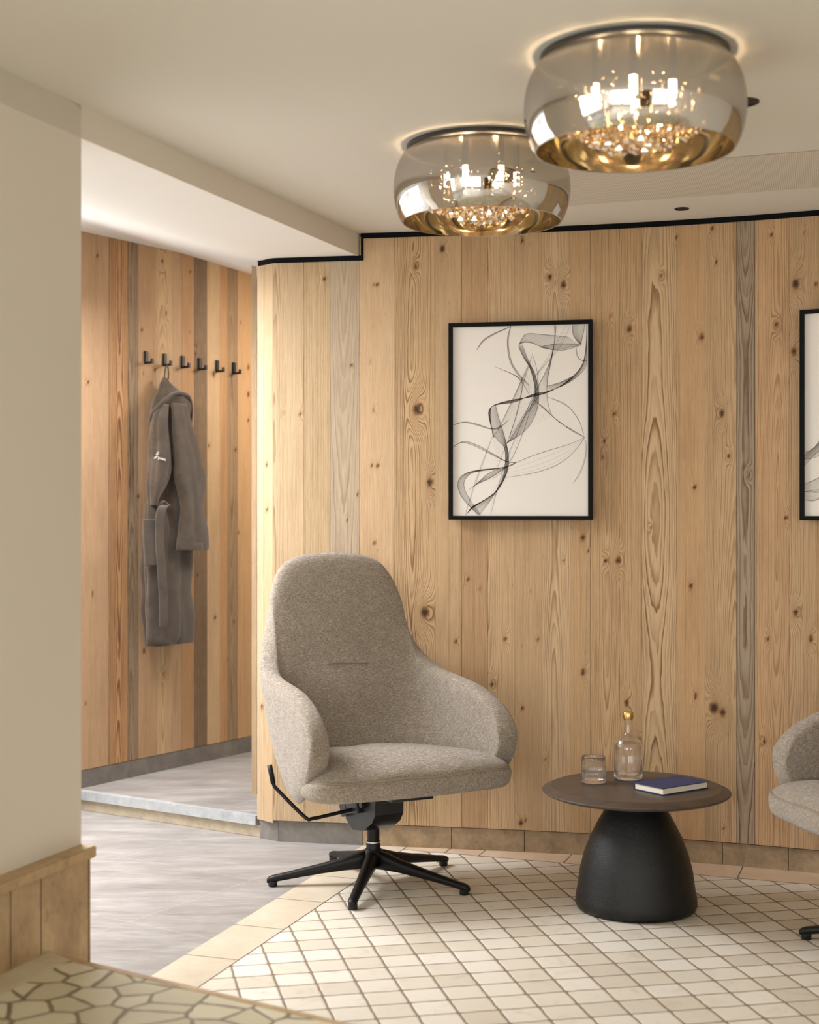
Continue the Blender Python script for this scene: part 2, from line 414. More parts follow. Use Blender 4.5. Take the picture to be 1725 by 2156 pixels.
# ------------------------------------------------------------------ plank panelling
def plank_wall(name, path, seams, tints, gstr, zlo, ztop, knots, styles, seed0=0, du=.0065, dz=.012, thick=.02):
    """path(u)->(x,y) ; seams = list of u ; each plank is its own island of the one wall mesh; ztop(u)"""
    V = []; Fc = []; RING = []; KN = []; TI = []; GS = []; WU = []; base = 0
    for i in range(len(seams)-1):
        gp = [.0002, .00045, .0002, .0003, .0009][(i*7+2) % 5]; u0, u1 = seams[i]+gp, seams[i+1]-gp; w = u1-u0
        nc = max(2, int(round(w/du)))+1
        zt = ztop((u0+u1)/2); nr = max(2, int(round((zt-zlo)/dz)))+1
        us = np.linspace(u0, u1, nc); zs = np.linspace(zlo, zt, nr)
        U, Z = np.meshgrid(us, zs)
        sd = seed0+i*13; st = styles[i % len(styles)]
        rs = np.random.RandomState(sd+5)
        uc = (u0+u1)/2
        if st == 'c':      # flat-sawn cathedral
            x0 = uc+rs.uniform(-.15, .15)*w+.012*(fbm(Z*1.1, 0*Z, sd)-.5)
            d = .030+.075*(fbm(Z*.85+3, 0*Z, sd+3, 2)-.5)+.004*np.sin(Z*3)
            r = np.sqrt((U-x0)**2+(d*1.15)**2)/.0050
        elif st == 'q':    # quarter-sawn straight grain
            x0 = uc+(.22 if rs.rand() > .5 else -.22)
            r = np.abs(U-x0+.010*(fbm(Z*.9, 0*Z, sd)-.5))/.0042
        else:              # mixed
            x0 = uc+rs.uniform(-.9, .9)*w+.02*(fbm(Z*.9, 0*Z, sd)-.5)
            d = .035+.06*(fbm(Z*.7, 0*Z, sd+3, 2)-.5)
            r = np.sqrt((U-x0)**2+d**2)/.0046
        r = r+1.1*(fbm(U*14, Z*2.2, sd+9)-.5)
        K = np.zeros_like(U)
        for (ku, kz, ks) in knots:
            if ku < u0-.01 or ku > u1+.01: continue
            dx = (U-ku); dzz = (Z-kz); e = np.sqrt((dx/ks)**2+(dzz/(ks*1.25))**2)
            r = r+5.5*min(1.6, ks/.010)*np.exp(-((dx/(ks*1.9))**2+(dzz/(ks*5))**2))
            k = np.clip(1.45-e, 0, 1); ang = fbm(np.arctan2(dzz, dx)*2+5, e*1.5, sd+int(kz*100), 2)
            K = np.maximum(K, np.clip(k*(.75+.55*ang), 0, 1))
            K = np.maximum(K, .22*np.exp(-((dx/(ks*1.3))**2+(dzz/(ks*3.2))**2)))
        pts = np.array([path(u) for u in us])
        X = np.broadcast_to(pts[:, 0], U.shape); Y = np.broadcast_to(pts[:, 1], U.shape)
        V.append(np.stack([X, Y, Z], -1).reshape(-1, 3))
        a = np.arange(nr*nc).reshape(nr, nc)+base
        Fc.append(np.stack([a[:-1, :-1], a[:-1, 1:], a[1:, 1:], a[1:, :-1]], -1).reshape(-1, 4))
        RING.append(r.ravel()); KN.append(K.ravel()); GS.append(np.full(U.size, gstr[i]))
        TI.append(np.tile(np.array(srgb(tints[i][0]*.942, tints[i][1]*.942, tints[i][2]*.955)), (U.size, 1)))
        off = rs.uniform(0, 50)
        WU.append(np.stack([U+off, Z+off, np.full_like(U, i)], -1).reshape(-1, 3))
        base += nr*nc
    V = np.concatenate(V); Fc = np.concatenate(Fc)
    me = bpy.data.meshes.new(name)
    me.vertices.add(len(V)); me.vertices.foreach_set('co', V.ravel())
    me.loops.add(Fc.size); me.loops.foreach_set('vertex_index', Fc.ravel().astype(np.int32))
    me.polygons.add(len(Fc)); me.polygons.foreach_set('loop_start', np.arange(0, Fc.size, 4, dtype=np.int32))
    try: me.polygons.foreach_set('loop_total', np.full(len(Fc), 4, dtype=np.int32))
    except Exception: pass
    me.update(); me.validate()
    for nm, arr in (('ring', RING), ('knot', KN), ('gstr', GS)):
        at = me.attributes.new(nm, 'FLOAT', 'POINT'); at.data.foreach_set('value', np.concatenate(arr).astype(np.float32))
    at = me.attributes.new('tint', 'FLOAT_COLOR', 'POINT'); at.data.foreach_set('color', np.concatenate(TI).astype(np.float32).ravel())
    at = me.attributes.new('wu', 'FLOAT_VECTOR', 'POINT'); at.data.foreach_set('vector', np.concatenate(WU).astype(np.float32).ravel())
    # backing board behind the planks, so that the seams read dark and the wall has thickness
    o = mesh_obj(name, me, [M_WOOD, M_TRIM])
    return o

# main wall: plan curve of the panelling
CEIL = 2.2737; SOFF = 2.1906; ZW = .082
_X = np.array([-.49, -.174, .066, .155, .42, .623, .995, 1.104, 1.312, 1.404, 1.60])
_D = np.array([5.538, 5.473, 5.438, 5.42, 5.371, 5.325, 5.214, 5.178, 5.090, 5.046, 4.955])
CF = np.polyfit(_X, _D, 3)
def wallD(x):
    if x <= 1.6: return float(np.polyval(CF, x))-.012
    s = float(np.polyval(np.polyder(CF), 1.6)); return float(np.polyval(CF, 1.6))-.012+s*(x-1.6)
CORN = Vector((PD(575, wallD(-.515)), wallD(-.515))); EDGE = Vector((PD(541.5, 5.60), 5.60))
xs = np.linspace(CORN.x, 3.32, 240); ys = np.array([wallD(x) for x in xs])
arc = np.concatenate([[0], np.cumsum(np.hypot(np.diff(xs), np.diff(ys)))])
def pathM(u): return (float(np.interp(u, arc, xs)), float(np.interp(u, arc, ys)))
def u_of_px(px):
    r = (px-CX)/F; f = xs-r*ys; i = int(np.argmax(f > 0)); t = -f[i-1]/(f[i]-f[i-1]); return float(arc[i-1]+t*(arc[i]-arc[i-1]))
seam_px = [640, 695, 757, 831, 917, 972, 1027, 1084, 1141, 1201, 1243, 1304, 1352, 1425, 1485, 1551, 1590, 1662, 1722]
seams = [0]+[u_of_px(p) for p in seam_px]
rr = random.Random(3)
while seams[-1] < arc[-1]-.12: seams.append(seams[-1]+rr.uniform(.08, .13))
seams.append(float(arc[-1]))
tM = [(214, 186, 146), (212, 184, 142), (194, 174, 146), (220, 186, 144), (214, 180, 134), (212, 178, 134), (206, 168, 124), (218, 184, 140), (212, 178, 134), (220, 188, 146), (210, 174, 128),
      (214, 178, 132), (210, 174, 128), (218, 186, 142), (212, 172, 124), (208, 174, 130), (170, 152, 128), (214, 174, 128), (204, 170, 128)]
gM = [.75, .9, .5, .45, 1.15, .5, .7, .8, .55, .9, .7, .9, .9, 1.1, .5, .8, 1.1, .8, .8]
stM = ['m', 'q', 'c', 'q', 'c', 'q', 'q', 'm', 'q', 'c', 'q', 'c', 'm', 'c', 'q', 'm', 'c', 'c', 'm']
while len(tM) < len(seams)-1:
    tM.append((rr.randint(200, 216), rr.randint(168, 182), rr.randint(122, 138))); gM.append(.8); stM.append(rr.choice('cqm'))
knot_px = [(683, 588, 6), (632, 870, 5), (595, 870, 3), (740, 770, 3), (795, 600, 4), (788, 600, 3), (779, 760, 3), (787, 862, 4), (795, 980, 5), (783, 980, 4), (731, 1097, 3), (788, 1143, 4), (754, 1040, 3),
           (878, 862, 13), (905, 1015, 9), (895, 1290, 13), (932, 524, 8), (876, 560, 6), (960, 1350, 5), (986, 1218, 5), (1010, 1238, 4), (1064, 1345, 6),
           (1158, 584, 7), (1187, 600, 9), (1100, 505, 5), (1188, 1180, 3), (1118, 1245, 3), (1133, 1345, 4), (1273, 930, 5), (1271, 962, 3), (1228, 1132, 8), (1238, 1160, 3), (1285, 665, 4), (1325, 692, 7), (1293, 870, 5), (1302, 1180, 8), (1275, 1180, 5),
           (1392, 582, 5), (1478, 710, 8), (1463, 1025, 6), (1455, 1235, 6), (1465, 1465, 6), (1370, 1110, 3), (1228, 1415, 7), (1036, 1440, 6), (1100, 1490, 5), (1062, 1525, 3), (1508, 550, 4), (1520, 870, 8), (1535, 960, 5), (1505, 1490, 13), (1522, 1500, 9),
           (1577, 1000, 5), (1635, 685, 6), (1625, 495, 4), (1695, 492, 4), (1676, 598, 12), (1672, 740, 9), (1718, 600, 5), (1708, 1345, 7), (1676, 1290, 8), (1610, 1560, 6), (1618, 1347, 5), (1655, 1090, 5), (1097, 1732, 7), (1107, 1727, 4), (1525, 1744, 3), (1484, 1775, 3), (1320, 1480, 7), (1425, 500, 3), (1500, 480, 5), (1345, 1560, 7), (850, 1565, 4), (1150, 1600, 4)]
knots = []
for (kx, ky, ks) in knot_px:
    u = u_of_px(kx); X, D = pathM(u); knots.append((u, zof(ky, D), ks*.70*D/F))
for k in range(18):
    knots.append((rr.uniform(arc[-1]*.6, arc[-1]), rr.uniform(.2, 2.2), rr.uniform(.005, .012)))
u_step = u_of_px(763)
ztopM = lambda u: (SOFF-.010 if u < u_step else CEIL-.012)
wm = plank_wall('wall_back', pathM, seams, tM, gM, ZW, ztopM, knots, stM, 11)
struct(wm)
# the plank that crosses the soffit step: fill-in of the higher part (cut exactly at the step)
def backing(name, pts, z0, z1, mat, th=.03):
    "wall slab along a plan polyline (list of (x,y)), pushed back by th"
    v = []; f = []; n = len(pts)
    for i, p in enumerate(pts):
        a = pts[max(i-1, 0)]; b = pts[min(i+1, n-1)]; d = Vector((b[0]-a[0], b[1]-a[1])).normalized(); q = Vector((-d.y, d.x))*th
        for z in (z0, z1): v.append((p[0], p[1], z)); 
        for z in (z0, z1): v.append((p[0]+q.x, p[1]+q.y, z))
    for i in range(n-1):
        a = i*4; b = a+4
        f += [(a, b, b+1, a+1), (a+2, a+3, b+3, b+2), (a+1, b+1, b+3, a+3), (a, a+2, b+2, b)]
    f += [(0, 1, 3, 2), ((n-1)*4, (n-1)*4+2, (n-1)*4+3, (n-1)*4+1)]
    return from_py(name, v, f, mat)
mp = [pathM(u) for u in np.linspace(0, arc[-1], 60)]
off = [(p[0], p[1]+.004) for p in mp]
_us = u_of_px(763)
struct(backing('wall_back_core', [(p[0], p[1]+.004) for p in (pathM(u) for u in np.linspace(_us, arc[-1], 60))], ZW, CEIL, M_TRIM, .12))
struct(backing('wall_back_low_core', [(p[0], p[1]+.004) for p in (pathM(u) for u in np.linspace(0, _us, 8))], ZW, SOFF-.004, M_TRIM, .12))
struct(backing('wall_back_plinth', [(p[0], p[1]+.028) for p in mp], 0, ZW, M_TRIM, .09))

# bevelled return at the left end of the main wall + the deeper return
def simple_path(pts):
    P = [Vector(p) for p in pts]; L = [0]
    for a, b in zip(P[:-1], P[1:]): L.append(L[-1]+(b-a).length)
    def f(u):
        for i in range(len(P)-1):
            if u <= L[i+1]+1e-9 or i == len(P)-2:
                t = (u-L[i])/(L[i+1]-L[i]); q = P[i].lerp(P[i+1], t); return (q.x, q.y)
    return f, L
R1 = [EDGE, CORN]
f1, L1 = simple_path(R1)
struct(plank_wall('wall_back_return', f1, [0, L1[-1]*.42, L1[-1]], [(212, 184, 146), (206, 176, 136)], [.7, .7], .072, lambda u: SOFF+.006, [(.06, 1.42, .006), (.062, 1.25, .005), (.03, .5, .007)], ['q', 'q'], 301))
E2 = Vector((PD(541.0, 6.03), 6.03)); E3 = Vector((PD(530, 6.03), 6.03))
f2, L2 = simple_path([E3, E2])
struct(plank_wall('wall_passage_return', f2, [0, L2[-1]], [(218, 186, 146)], [.5], .08, lambda u: 2.30, [], ['q'], 331))
f3, L3 = simple_path([E2+Vector((.001, 0)), EDGE])
struct(backing('wall_passage_core', [(E3.x+.004, 6.12), (E3.x+.004, 6.035), (E2.x+.002, 6.034), (EDGE.x+.002, EDGE.y+.002), (CORN.x, CORN.y+.003)][::1], .082, SOFF, M_TRIM, .04))

# ------------------------------------------------------------------ alcove / passage wall (with the hooks)
Q1 = Vector((-1.3747, 6.168)); Q2 = Vector((-.7643, 7.105)); QD = (Q2-Q1).normalized(); QN = Vector((QD.y, -QD.x))
def uA(px):
    r = (px-CX)/F; return (r*Q1.y-Q1.x)/(QD.x-r*QD.y)
pathA = lambda u: (Q1.x+QD.x*u, Q1.y+QD.y*u)
seamA = [-.16, uA(229), uA(269.5), uA(291), uA(329), uA(363), uA(383), uA(409), uA(436), uA(464), uA(479), uA(500), uA(531), uA(555), uA(575)]
tA = [(208, 170, 130), (208, 158, 108), (158, 134, 106), (202, 164, 122), (212, 178, 134), (202, 168, 130), (208, 162, 114), (138, 114, 86), (220, 186, 142), (210, 162, 110), (170, 140, 104), (216, 172, 120), (200, 160, 115), (200, 160, 115)]
gA = [.5, 1.5, 1.1, .8, .7, .7, .9, .9, .5, .6, .9, .4, .5, .5]
stA = ['m', 'c', 'm', 'q', 'c', 'q', 'q', 'q', 'q', 'q', 'm', 'q', 'q', 'q']
kA_px = [(205, 537, 5), (186, 805, 5), (342, 550, 6), (350, 660, 5), (298, 694, 4), (302, 785, 4), (326, 780, 5), (319, 808, 3), (401, 572, 5), (400, 700, 3), (412, 745, 4), (413, 726, 4), (523, 773, 6), (523, 830, 6), (523, 885, 5), (495, 948, 4), (502, 1120, 4), (440, 938, 5), (453, 1300, 6), (303, 1370, 6), (195, 1250, 5), (450, 790, 5), (344, 1420, 4), (180, 1480, 4), (416, 1210, 4), (492, 1310, 4), (507, 680, 3), (480, 1390, 3), (291, 1045, 6)]
kA = []
for kx, ky, ks in kA_px:
    u = uA(kx); D = Q1.y+QD.y*u; kA.append((u, zof(ky, D), ks*.62*D/F))
struct(plank_wall('wall_left_rear', pathA, seamA, tA, gA, .1555, lambda u: 2.42, kA, stA, 501, du=.008, dz=.012))
A0 = Q1-QD*.16; A1 = Q1+QD*1.55
wl = backing('wall_left_rear_core', [(A0.x-QN.x*.004, A0.y-QN.y*.004), (A1.x-QN.x*.004, A1.y-QN.y*.004)], 0, 2.45, M_TRIM, .1); struct(wl)
bb = backing('baseboard_left_rear', [tuple(Q1-QD*.16-QN*.001), tuple(A1-QN*.001)], .078, .1535, M_BASEG, .003); struct(bb)

# ------------------------------------------------------------------ floor
def lerp_line(a, b, t): return a+(b-a)*t
S1a, S1b = PF(412, 2082.6).xy, PF(739, 1862).xy      # right edge of the pale strip
S2a, S2b = PF(314.5, 2056.5).xy, PF(739, 1795.6).xy  # left edge
sd = ((S1b-S1a).normalized()+(S2b-S2a).normalized()).normalized(); sn = Vector((sd.y, -sd.x))
B3a, B3b = PF(900, 1793).xy, PF(1703, 1862).xy; bd = (B3b-B3a).normalized()
def inter(p, d, q, e):
    den = d.x*e.y-d.y*e.x; t = ((q.x-p.x)*e.y-(q.y-p.y)*e.x)/den; return p+d*t
KX = inter(S1a, sd, B3a, bd)
S2m = (S2a+S2b)/2
far = 5.75
s1f = S1a+sd*((far-S1a.y)/sd.y); s1n = S1a+sd*((-3-S1a.y)/sd.y)
s2f = S2m+sd*((far-S2m.y)/sd.y); s2n = S2m+sd*((-3-S2m.y)/sd.y)
b3r = B3a+bd*((3.4-B3a.x)/bd.x)
M_MOS = None
n0 = PF(1005.4, 1833.2).xy; n1 = PF(1240.2, 2057.5).xy; n2 = PF(922.95, 2080.5).xy
vA = (n1-n0)/12; vB = (n1-n2)/4
ang = (math.atan2(vB.y, vB.x)+math.atan2(vA.x, -vA.y))/2
M_MOS = m_mosaic(n0, ang, vA.length, vB.length)
fv = [(-3.5, -3, 0), (s2n.x, s2n.y, 0), (s2f.x, s2f.y, 0), (-3.5, 7.8, 0), (s2f.x, 7.8, 0),
      (s1n.x, s1n.y, 0), (s1f.x, s1f.y, 0), (KX.x, KX.y, 0), (b3r.x, b3r.y, 0), (3.4, -3, 0), (3.4, far, 0), (3.4, 7.8, 0), (s1f.x, 7.8, 0)]
floor = from_py('floor', fv, [(0, 1, 2, 4, 3), (1, 5, 7, 6, 2), (5, 9, 8, 7), (7, 8, 10, 6), (2, 6, 12, 4), (6, 10, 11, 12)], [M_GREYF, M_TRAV2, M_MOS, M_PINK])
for p, mi in zip(floor.data.polygons, (0, 1, 2, 3, 0, 0)): p.material_index = mi
struct(floor)
# thin joints of the border slabs
bm = bmesh.new()
def joint(a, b, w=.003, z=.0006):
    a = Vector(a); b = Vector(b); d = (b-a).normalized(); n = Vector((-d.y, d.x))*w/2
    bm.faces.new([bm.verts.new((q.x, q.y, z)) for q in (a-n, b-n, b+n, a+n)])
joint(S1a-sd*1.2, KX+sd*.45); joint(KX, B3a+bd*3.0)
for px in (935, 1005, 1178, 1350, 1530, 1711, 1860):
    q = B3a+bd*((PD(px, wallD(PD(px, 5.2)))-B3a.x)/bd.x)
    joint(q, q+sd*.45)
for t in np.arange(-1.0, 1.6, .315):
    q = S1a+sd*t; joint(q, q-sn*(abs((S2m-S1a).dot(sn))), .002)
struct(from_bm('trim_1', bm, M_GROUT))
# skirting of the main wall
def skirting():
    bm = bmesh.new(); mats = [M_BASEG, M_BASE, M_GROUT]
    def seg(a, b, mi, z1):
        a = Vector(a); b = Vector(b); d = (b-a).normalized(); q = Vector((-d.y, d.x))*.015
        vs = [bm.verts.new((p.x, p.y, z)) for z in (0, z1) for p in (a, b, b+q, a+q)]
        for f in ((0, 1, 5, 4), (1, 2, 6, 5), (2, 3, 7, 6), (3, 0, 4, 7), (4, 5, 6, 7)):
            fc = bm.faces.new([vs[k] for k in f]); fc.material_index = mi
    def sp(px): x, y = pathM(u_of_px(px)); return (x, y+.010)
    c0 = (CORN.x+.018, CORN.y+.012); e0 = (EDGE.x+.012, EDGE.y-.010)
    seg(e0, c0, 0, ZW-.004)
    marks = [(None, 764, 0), (764, 951, 1), (951, 1105, 1), (1105, 1262, 1), (1262, 1392, 1), (1392, 1523, 1), (1523, 1662, 1), (1662, 1790, 1), (1790, 1930, 1), (1930, 2080, 1)]
    for a, b, mi in marks:
        pa = c0 if a is None else sp(a); pb = sp(b)
        va, vb = Vector(pa), Vector(pb); d = (vb-va).normalized()*.0012
        mid = Vector(sp((b+(a or 600))/2))
        seg(va+d, mid, mi, ZW-.004); seg(mid, vb-d, mi, ZW-.004)
    o = from_bm('baseboard_back', bm, mats, recalc=True); return struct(o)
skirting()

# raised step in the passage
st_r = PF(550, 1764).xy; st_l = PF(170, 1706).xy; sdv = (st_r-st_l).normalized(); snv = Vector((-sdv.y, sdv.x))
if snv.y < 0: snv = -snv
st_l2 = st_l-sdv*.16; ZS = .08
def prism(name, poly, z0, z1, mat, side=None):
    n = len(poly); v = [(p[0], p[1], z0) for p in poly]+[(p[0], p[1], z1) for p in poly]
    f = [tuple(range(n))[::-1], tuple(range(n, 2*n))]+[(i, (i+1) % n, n+(i+1) % n, n+i) for i in range(n)]
    bm = bmesh.new(); vs = [bm.verts.new(p) for p in v]
    for q in f: bm.faces.new([vs[k] for k in q])
    return from_bm(name, bm, mat)
ext = st_r+sdv*.02
struct(prism('floor_passage', [st_l2+snv*.012, ext+snv*.012, (-.50, 5.66), (1.2, 5.7), (1.2, 7.8), (-.4, 7.8), tuple(Q2+QD*.3-QN*.05), tuple(st_l2+snv*.25)], .001, ZS, M_GREYF))
a = st_l2-snv*.008; b = Vector((EDGE.x-.002, 0)); b.y = (st_r+sdv*((EDGE.x-st_r.x)/sdv.x)).y; b = b-snv*.008
struct(prism('trim_2', [a, b, b+snv*.03, a+snv*.03], .046, ZS+.002, M_NOSE))
struct(prism('trim_3', [st_l2+snv*.004, st_r+snv*.004, st_r+snv*.02, st_l2+snv*.02], .001, .046, M_RISER))

# ------------------------------------------------------------------ ceiling, beam, soffit
P1 = Vector((PD(171, (SOFF-H)*F/782), (SOFF-H)*F/782)); P2 = Vector((PD(758, 5.481), 5.481)); BD = (P2-P1).normalized(); BN = Vector((-BD.y, BD.x))
bn_ = P1-BD*6.6; bf = P2+BD*.12
struct(from_py('ceiling', [(bn_.x, bn_.y, CEIL), (3.4, bn_.y, CEIL), (3.4, 5.8, CEIL), (bf.x, 5.8, CEIL), (bf.x, bf.y, CEIL)], [(0, 4, 3, 2, 1)], M_CEIL))
def fascia():
    q = [bn_, bf, bf+BN*.006, bn_+BN*.006]
    return prism('ceiling_beam', q, SOFF, CEIL+.02, M_WALLP)
struct(fascia())
# white soffit: flat near the beam, then rising to the higher passage ceiling
rows = []
ts = np.linspace(0, 1, 13)
na = []
for k in range(25):
    t = k/24
    p0 = P1-BD*.9+(P2+BD*.30-(P1-BD*.9))*t
    q0 = Q1-QD*1.35+(Q2+QD*.9-(Q1-QD*1.35))*t
    row = []
    for s in ts:
        q = p0.lerp(q0, s); dist = (q-P1).dot(BN)
        z = SOFF+.0015+.222*max(0, min(1, (dist-.42)/.80))
        row.append((q.x, q.y, z))
    rows.append(row)
v = [p for r_ in rows for p in r_]; n = len(ts)
struct(from_py('ceiling_soffit', v, [(i*n+j, i*n+j+1, (i+1)*n+j+1, (i+1)*n+j) for i in range(24) for j in range(n-1)], M_SOFFIT, smooth=True))
# everything left of the beam nearer the camera (behind the pillar, out of view)
a = P1-BD*.9
struct(from_py('ceiling_side', [(bn_.x, bn_.y, SOFF+.002), (a.x, a.y, SOFF+.002), (-3.5, 4.2, SOFF+.002), (-3.5, bn_.y, SOFF+.002)], [(0, 1, 2, 3)], M_SOFFIT))
# perforated acoustic field
pa = Vector((PD(1199, 3173.6/(1072-433)), 3173.6/(1072-433))); pb = Vector((PD(1725, 3173.6/(1072-394)), 3173.6/(1072-394)))
pd_ = (pb-pa).normalized(); pn = Vector((pd_.y, -pd_.x)); pc = pa+pd_*2.2
struct(from_py('ceiling_panel', [(q.x, q.y, CEIL-.001) for q in (pa, pc, pc+pn*.50, pa+pn*.50)], [(0, 3, 2, 1)], M_PERF))
# black shadow trim along the top of the panelling
def strip_trim(name, pts, z0, z1, out=.004):
    n = len(pts); v = []; f = []
    for i, p in enumerate(pts):
        a = pts[max(i-1, 0)]; b = pts[min(i+1, n-1)]; d = Vector((b[0]-a[0], b[1]-a[1])).normalized(); q = Vector((d.y, -d.x))*out
        v += [(p[0]+q.x, p[1]+q.y, z0), (p[0]+q.x, p[1]+q.y, z1), (p[0]-q.x, p[1]-q.y, z0), (p[0]-q.x, p[1]-q.y, z1)]
    for i in range(n-1):
        a = i*4; b = a+4; f += [(a, b, b+1, a+1), (a, a+2, b+2, b), (a+1, b+1, b+3, a+3)]
    f += [(0, 1, 3, 2), (n*4-4, n*4-2, n*4-1, n*4-3)]
    return struct(from_py(name, v, f, M_TRIM))
strip_trim('trim_4', [pathM(u) for u in np.linspace(u_of_px(760.5), arc[-1], 60)], CEIL-.019, CEIL+.002)
q0 = EDGE.lerp(CORN, .10)
strip_trim('trim_5', [tuple(q0), tuple(CORN)]+[pathM(u) for u in np.linspace(.01, u_of_px(765.5), 12)], SOFF-.0175, SOFF+.001)
strip_trim('trim_6', [pathM(u_of_px(760.5)), pathM(u_of_px(765.5))], SOFF-.0175, CEIL, .0045)

# ------------------------------------------------------------------ left pillar with stone wainscot
def pl(t, off=0.0):
    q = P1-BD*t-BN*off; return q
pil = [pl(0), pl(1.5), pl(1.5)+BN*.5, pl(0)+BN*.5]
struct(prism('wall_left', pil, .0, CEIL, M_WALLP))
bm = bmesh.new()
wz = .372
wo = .030
def slab(t0, t1, z0, z1, o0, o1):
    a, b, c, d = pl(t0, o1), pl(t1, o1), pl(t1, o0), pl(t0, o0)
    vs = [bm.verts.new((q.x, q.y, z)) for z in (z0, z1) for q in (a, b, c, d)]
    for f in ((0, 1, 5, 4), (1, 2, 6, 5), (2, 3, 7, 6), (3, 0, 4, 7), (4, 5, 6, 7), (3, 2, 1, 0)): bm.faces.new([vs[k] for k in f])
edges_px = [192, 187.5, 87, 23, -45, -110]
def t_of_px(px, off):
    r = (px-CX)/F; o = P1-BN*off; return (o.x-r*o.y)/(BD.x-r*BD.y)
tt = [t_of_px(p, wo) for p in edges_px]
for i in range(len(tt)-1): slab(tt[i]+.0035, tt[i+1]-.0035, 0, wz, 0, wo)
slab(tt[-1], 1.5, 0, wz, 0, wo)
# return face at the far end of the pillar
o = from_bm('trim_7', bm, M_TRAV); struct(o)
bm = bmesh.new(); slab(tt[0]+.002, 1.5, 0, wz-.001, -.01, wo-.003); struct(from_bm('trim_8', bm, M_GROUT))
bm = bmesh.new(); slab(t_of_px(204, wo+.015), 1.5, wz+.001, wz+.030, -.02, wo+.015)
bmesh.ops.bevel(bm, geom=bm.edges[:], offset=.003, segments=2, affect='EDGES')
struct(from_bm('trim_9', bm, M_TRAV))

# foreground ledge with crazy paving
ZL = .185
def PL(px, py): return PF(px, py, ZL).xy
l0, l1 = PL(97, 2007), PL(700, 2150); ld = (l1-l0).normalized(); l0 = l0-ld*.06; lend = l0+ld*4.2; ln = Vector((ld.y, -ld.x))
poly = [l0, lend, lend+ln*3.2, pl(1.49, .034)+ln*1.6, pl(1.49, .034)]
poly = [l0, lend, lend+ln*1.7, l0+ln*1.7+(-BD)*.5]
struct(prism('floor_ledge', [(q.x, q.y) for q in poly], .002, ZL, [M_CRAZY]))
struct(prism('trim_10', [l0-ln*.006, lend-ln*.006, lend+ln*.014, l0+ln*.014], .002, ZL+.0015, M_TRAV))
w0, w1 = pl(t_of_px(97, wo)-.01, wo+.001), pl(1.4, wo+.001)
struct(prism('trim_11', [w0, w1, w1-BN*.085, w0-BN*.085+(-BD)*.04], ZL-.01, ZL+.002, m_stone('pale_ledge_stone', (176, 164, 134), (206, 196, 168), 8, rough=.5)))

# ------------------------------------------------------------------ rest of the room (behind and beside the camera)
def wall_with_windows(name, a, b, z0, z1, wins, zs0, zs1, mat, th=.12):
    zs0, zs1 = .3, 2.2
    a = Vector(a); b = Vector(b); L = (b-a).length; d = (b-a).normalized(); nn = Vector((-d.y, d.x))
    bm = bmesh.new()
    def box(u0, u1, za, zb):
        q = [a+d*u0, a+d*u1, a+d*u1+nn*th, a+d*u0+nn*th]
        vs = [bm.verts.new((p.x, p.y, z)) for z in (za, zb) for p in q]
        for f in ((0, 1, 5, 4), (1, 2, 6, 5), (2, 3, 7, 6), (3, 0, 4, 7), (4, 5, 6, 7), (3, 2, 1, 0)): bm.faces.new([vs[k] for k in f])
    cur = 0
    for (u0, u1) in wins:
        if u0 > cur: box(cur, u0, z0, z1)
        box(u0, u1, z0, zs0); box(u0, u1, zs1, z1); cur = u1
    if cur < L: box(cur, L, z0, z1)
    w = struct(from_bm(name, bm, mat))
    return w
WN = [0]
def window(a, d, u0, u1, z0, z1, inset):
    WN[0] += 1
    nn = Vector((-d.y, d.x)); r = struct(empty('window_%d' % WN[0], (a.x+d.x*(u0+u1)/2, a.y+d.y*(u0+u1)/2, z0)))
    r.rotation_euler = (0, 0, math.atan2(d.y, d.x)); w = u1-u0; h = z1-z0; bm = bmesh.new(); f = .05
    for c, s in (((0, inset, f/2), (w, .06, f)), ((0, inset, h-f/2), (w, .06, f)), ((-w/2+f/2, inset, h/2), (f, .06, h)), ((w/2-f/2, inset, h/2), (f, .06, h)), ((0, inset, h/2), (f, .05, h))):
        add_box(bm, c, s)
    from_bm('window_frame', bm, M_FRAMEW, r)
    bm = bmesh.new(); add_box(bm, (0, inset, h/2), (w-.06, .006, h-.06)); from_bm('pane', bm, M_PANE, r)
M_FRAMEW = m_plain('white_window_frame', (225, 222, 216), .5)
# behind the camera (three windows)
a, b = Vector((3.4, -2.75)), Vector((-3.5, -2.75)); d = (b-a).normalized()
ws = [(.2, 1.9), (3.7, 5.2), (5.3, 6.8)]
wall_with_windows('wall_front', b, a, 0, CEIL+.02, [(6.9-q, 6.9-p) for p, q in ws][::-1], .4, 2.15, M_WALLP, -.12)
for p, q in ws: window(a, d, p, q, .3, 2.2, .06)
dr = struct(empty('added_door_1', (.75, -2.74, 0)))  # unseen dark door, added to darken the reflection in the lamp shades
bm = bmesh.new(); add_box(bm, (0, .02, 1.0), (.86, .04, 2.0), bevel=.004); from_bm('door_leaf', bm, m_plain('dark_oak_door', (58, 44, 32), .5), dr)
bm = bmesh.new()
for c_, s_ in (((-.46, .02, 1.02), (.06, .06, 2.08)), ((.46, .02, 1.02), (.06, .06, 2.08)), ((0, .02, 2.05), (.98, .06, .06))): add_box(bm, c_, s_)
from_bm('door_frame', bm, M_TRIM, dr)
bm = bmesh.new(); add_tube(bm, [(.36, .05, 1.02), (.36, .09, 1.02), (.25, .09, 1.02)], .009, 10); from_bm('door_handle', bm, M_CHROME, dr, smooth=True)
a, b = Vector((-3.4, -2.8)), Vector((-3.4, 3.2)); d = (b-a).normalized()
wall_with_windows('wall_left_side', a, b, 0, CEIL+.02, [(2.0, 4.7)], .4, 2.15, M_WALLP, .12)
window(a, d, 2.0, 4.7, .3, 2.2, .06)
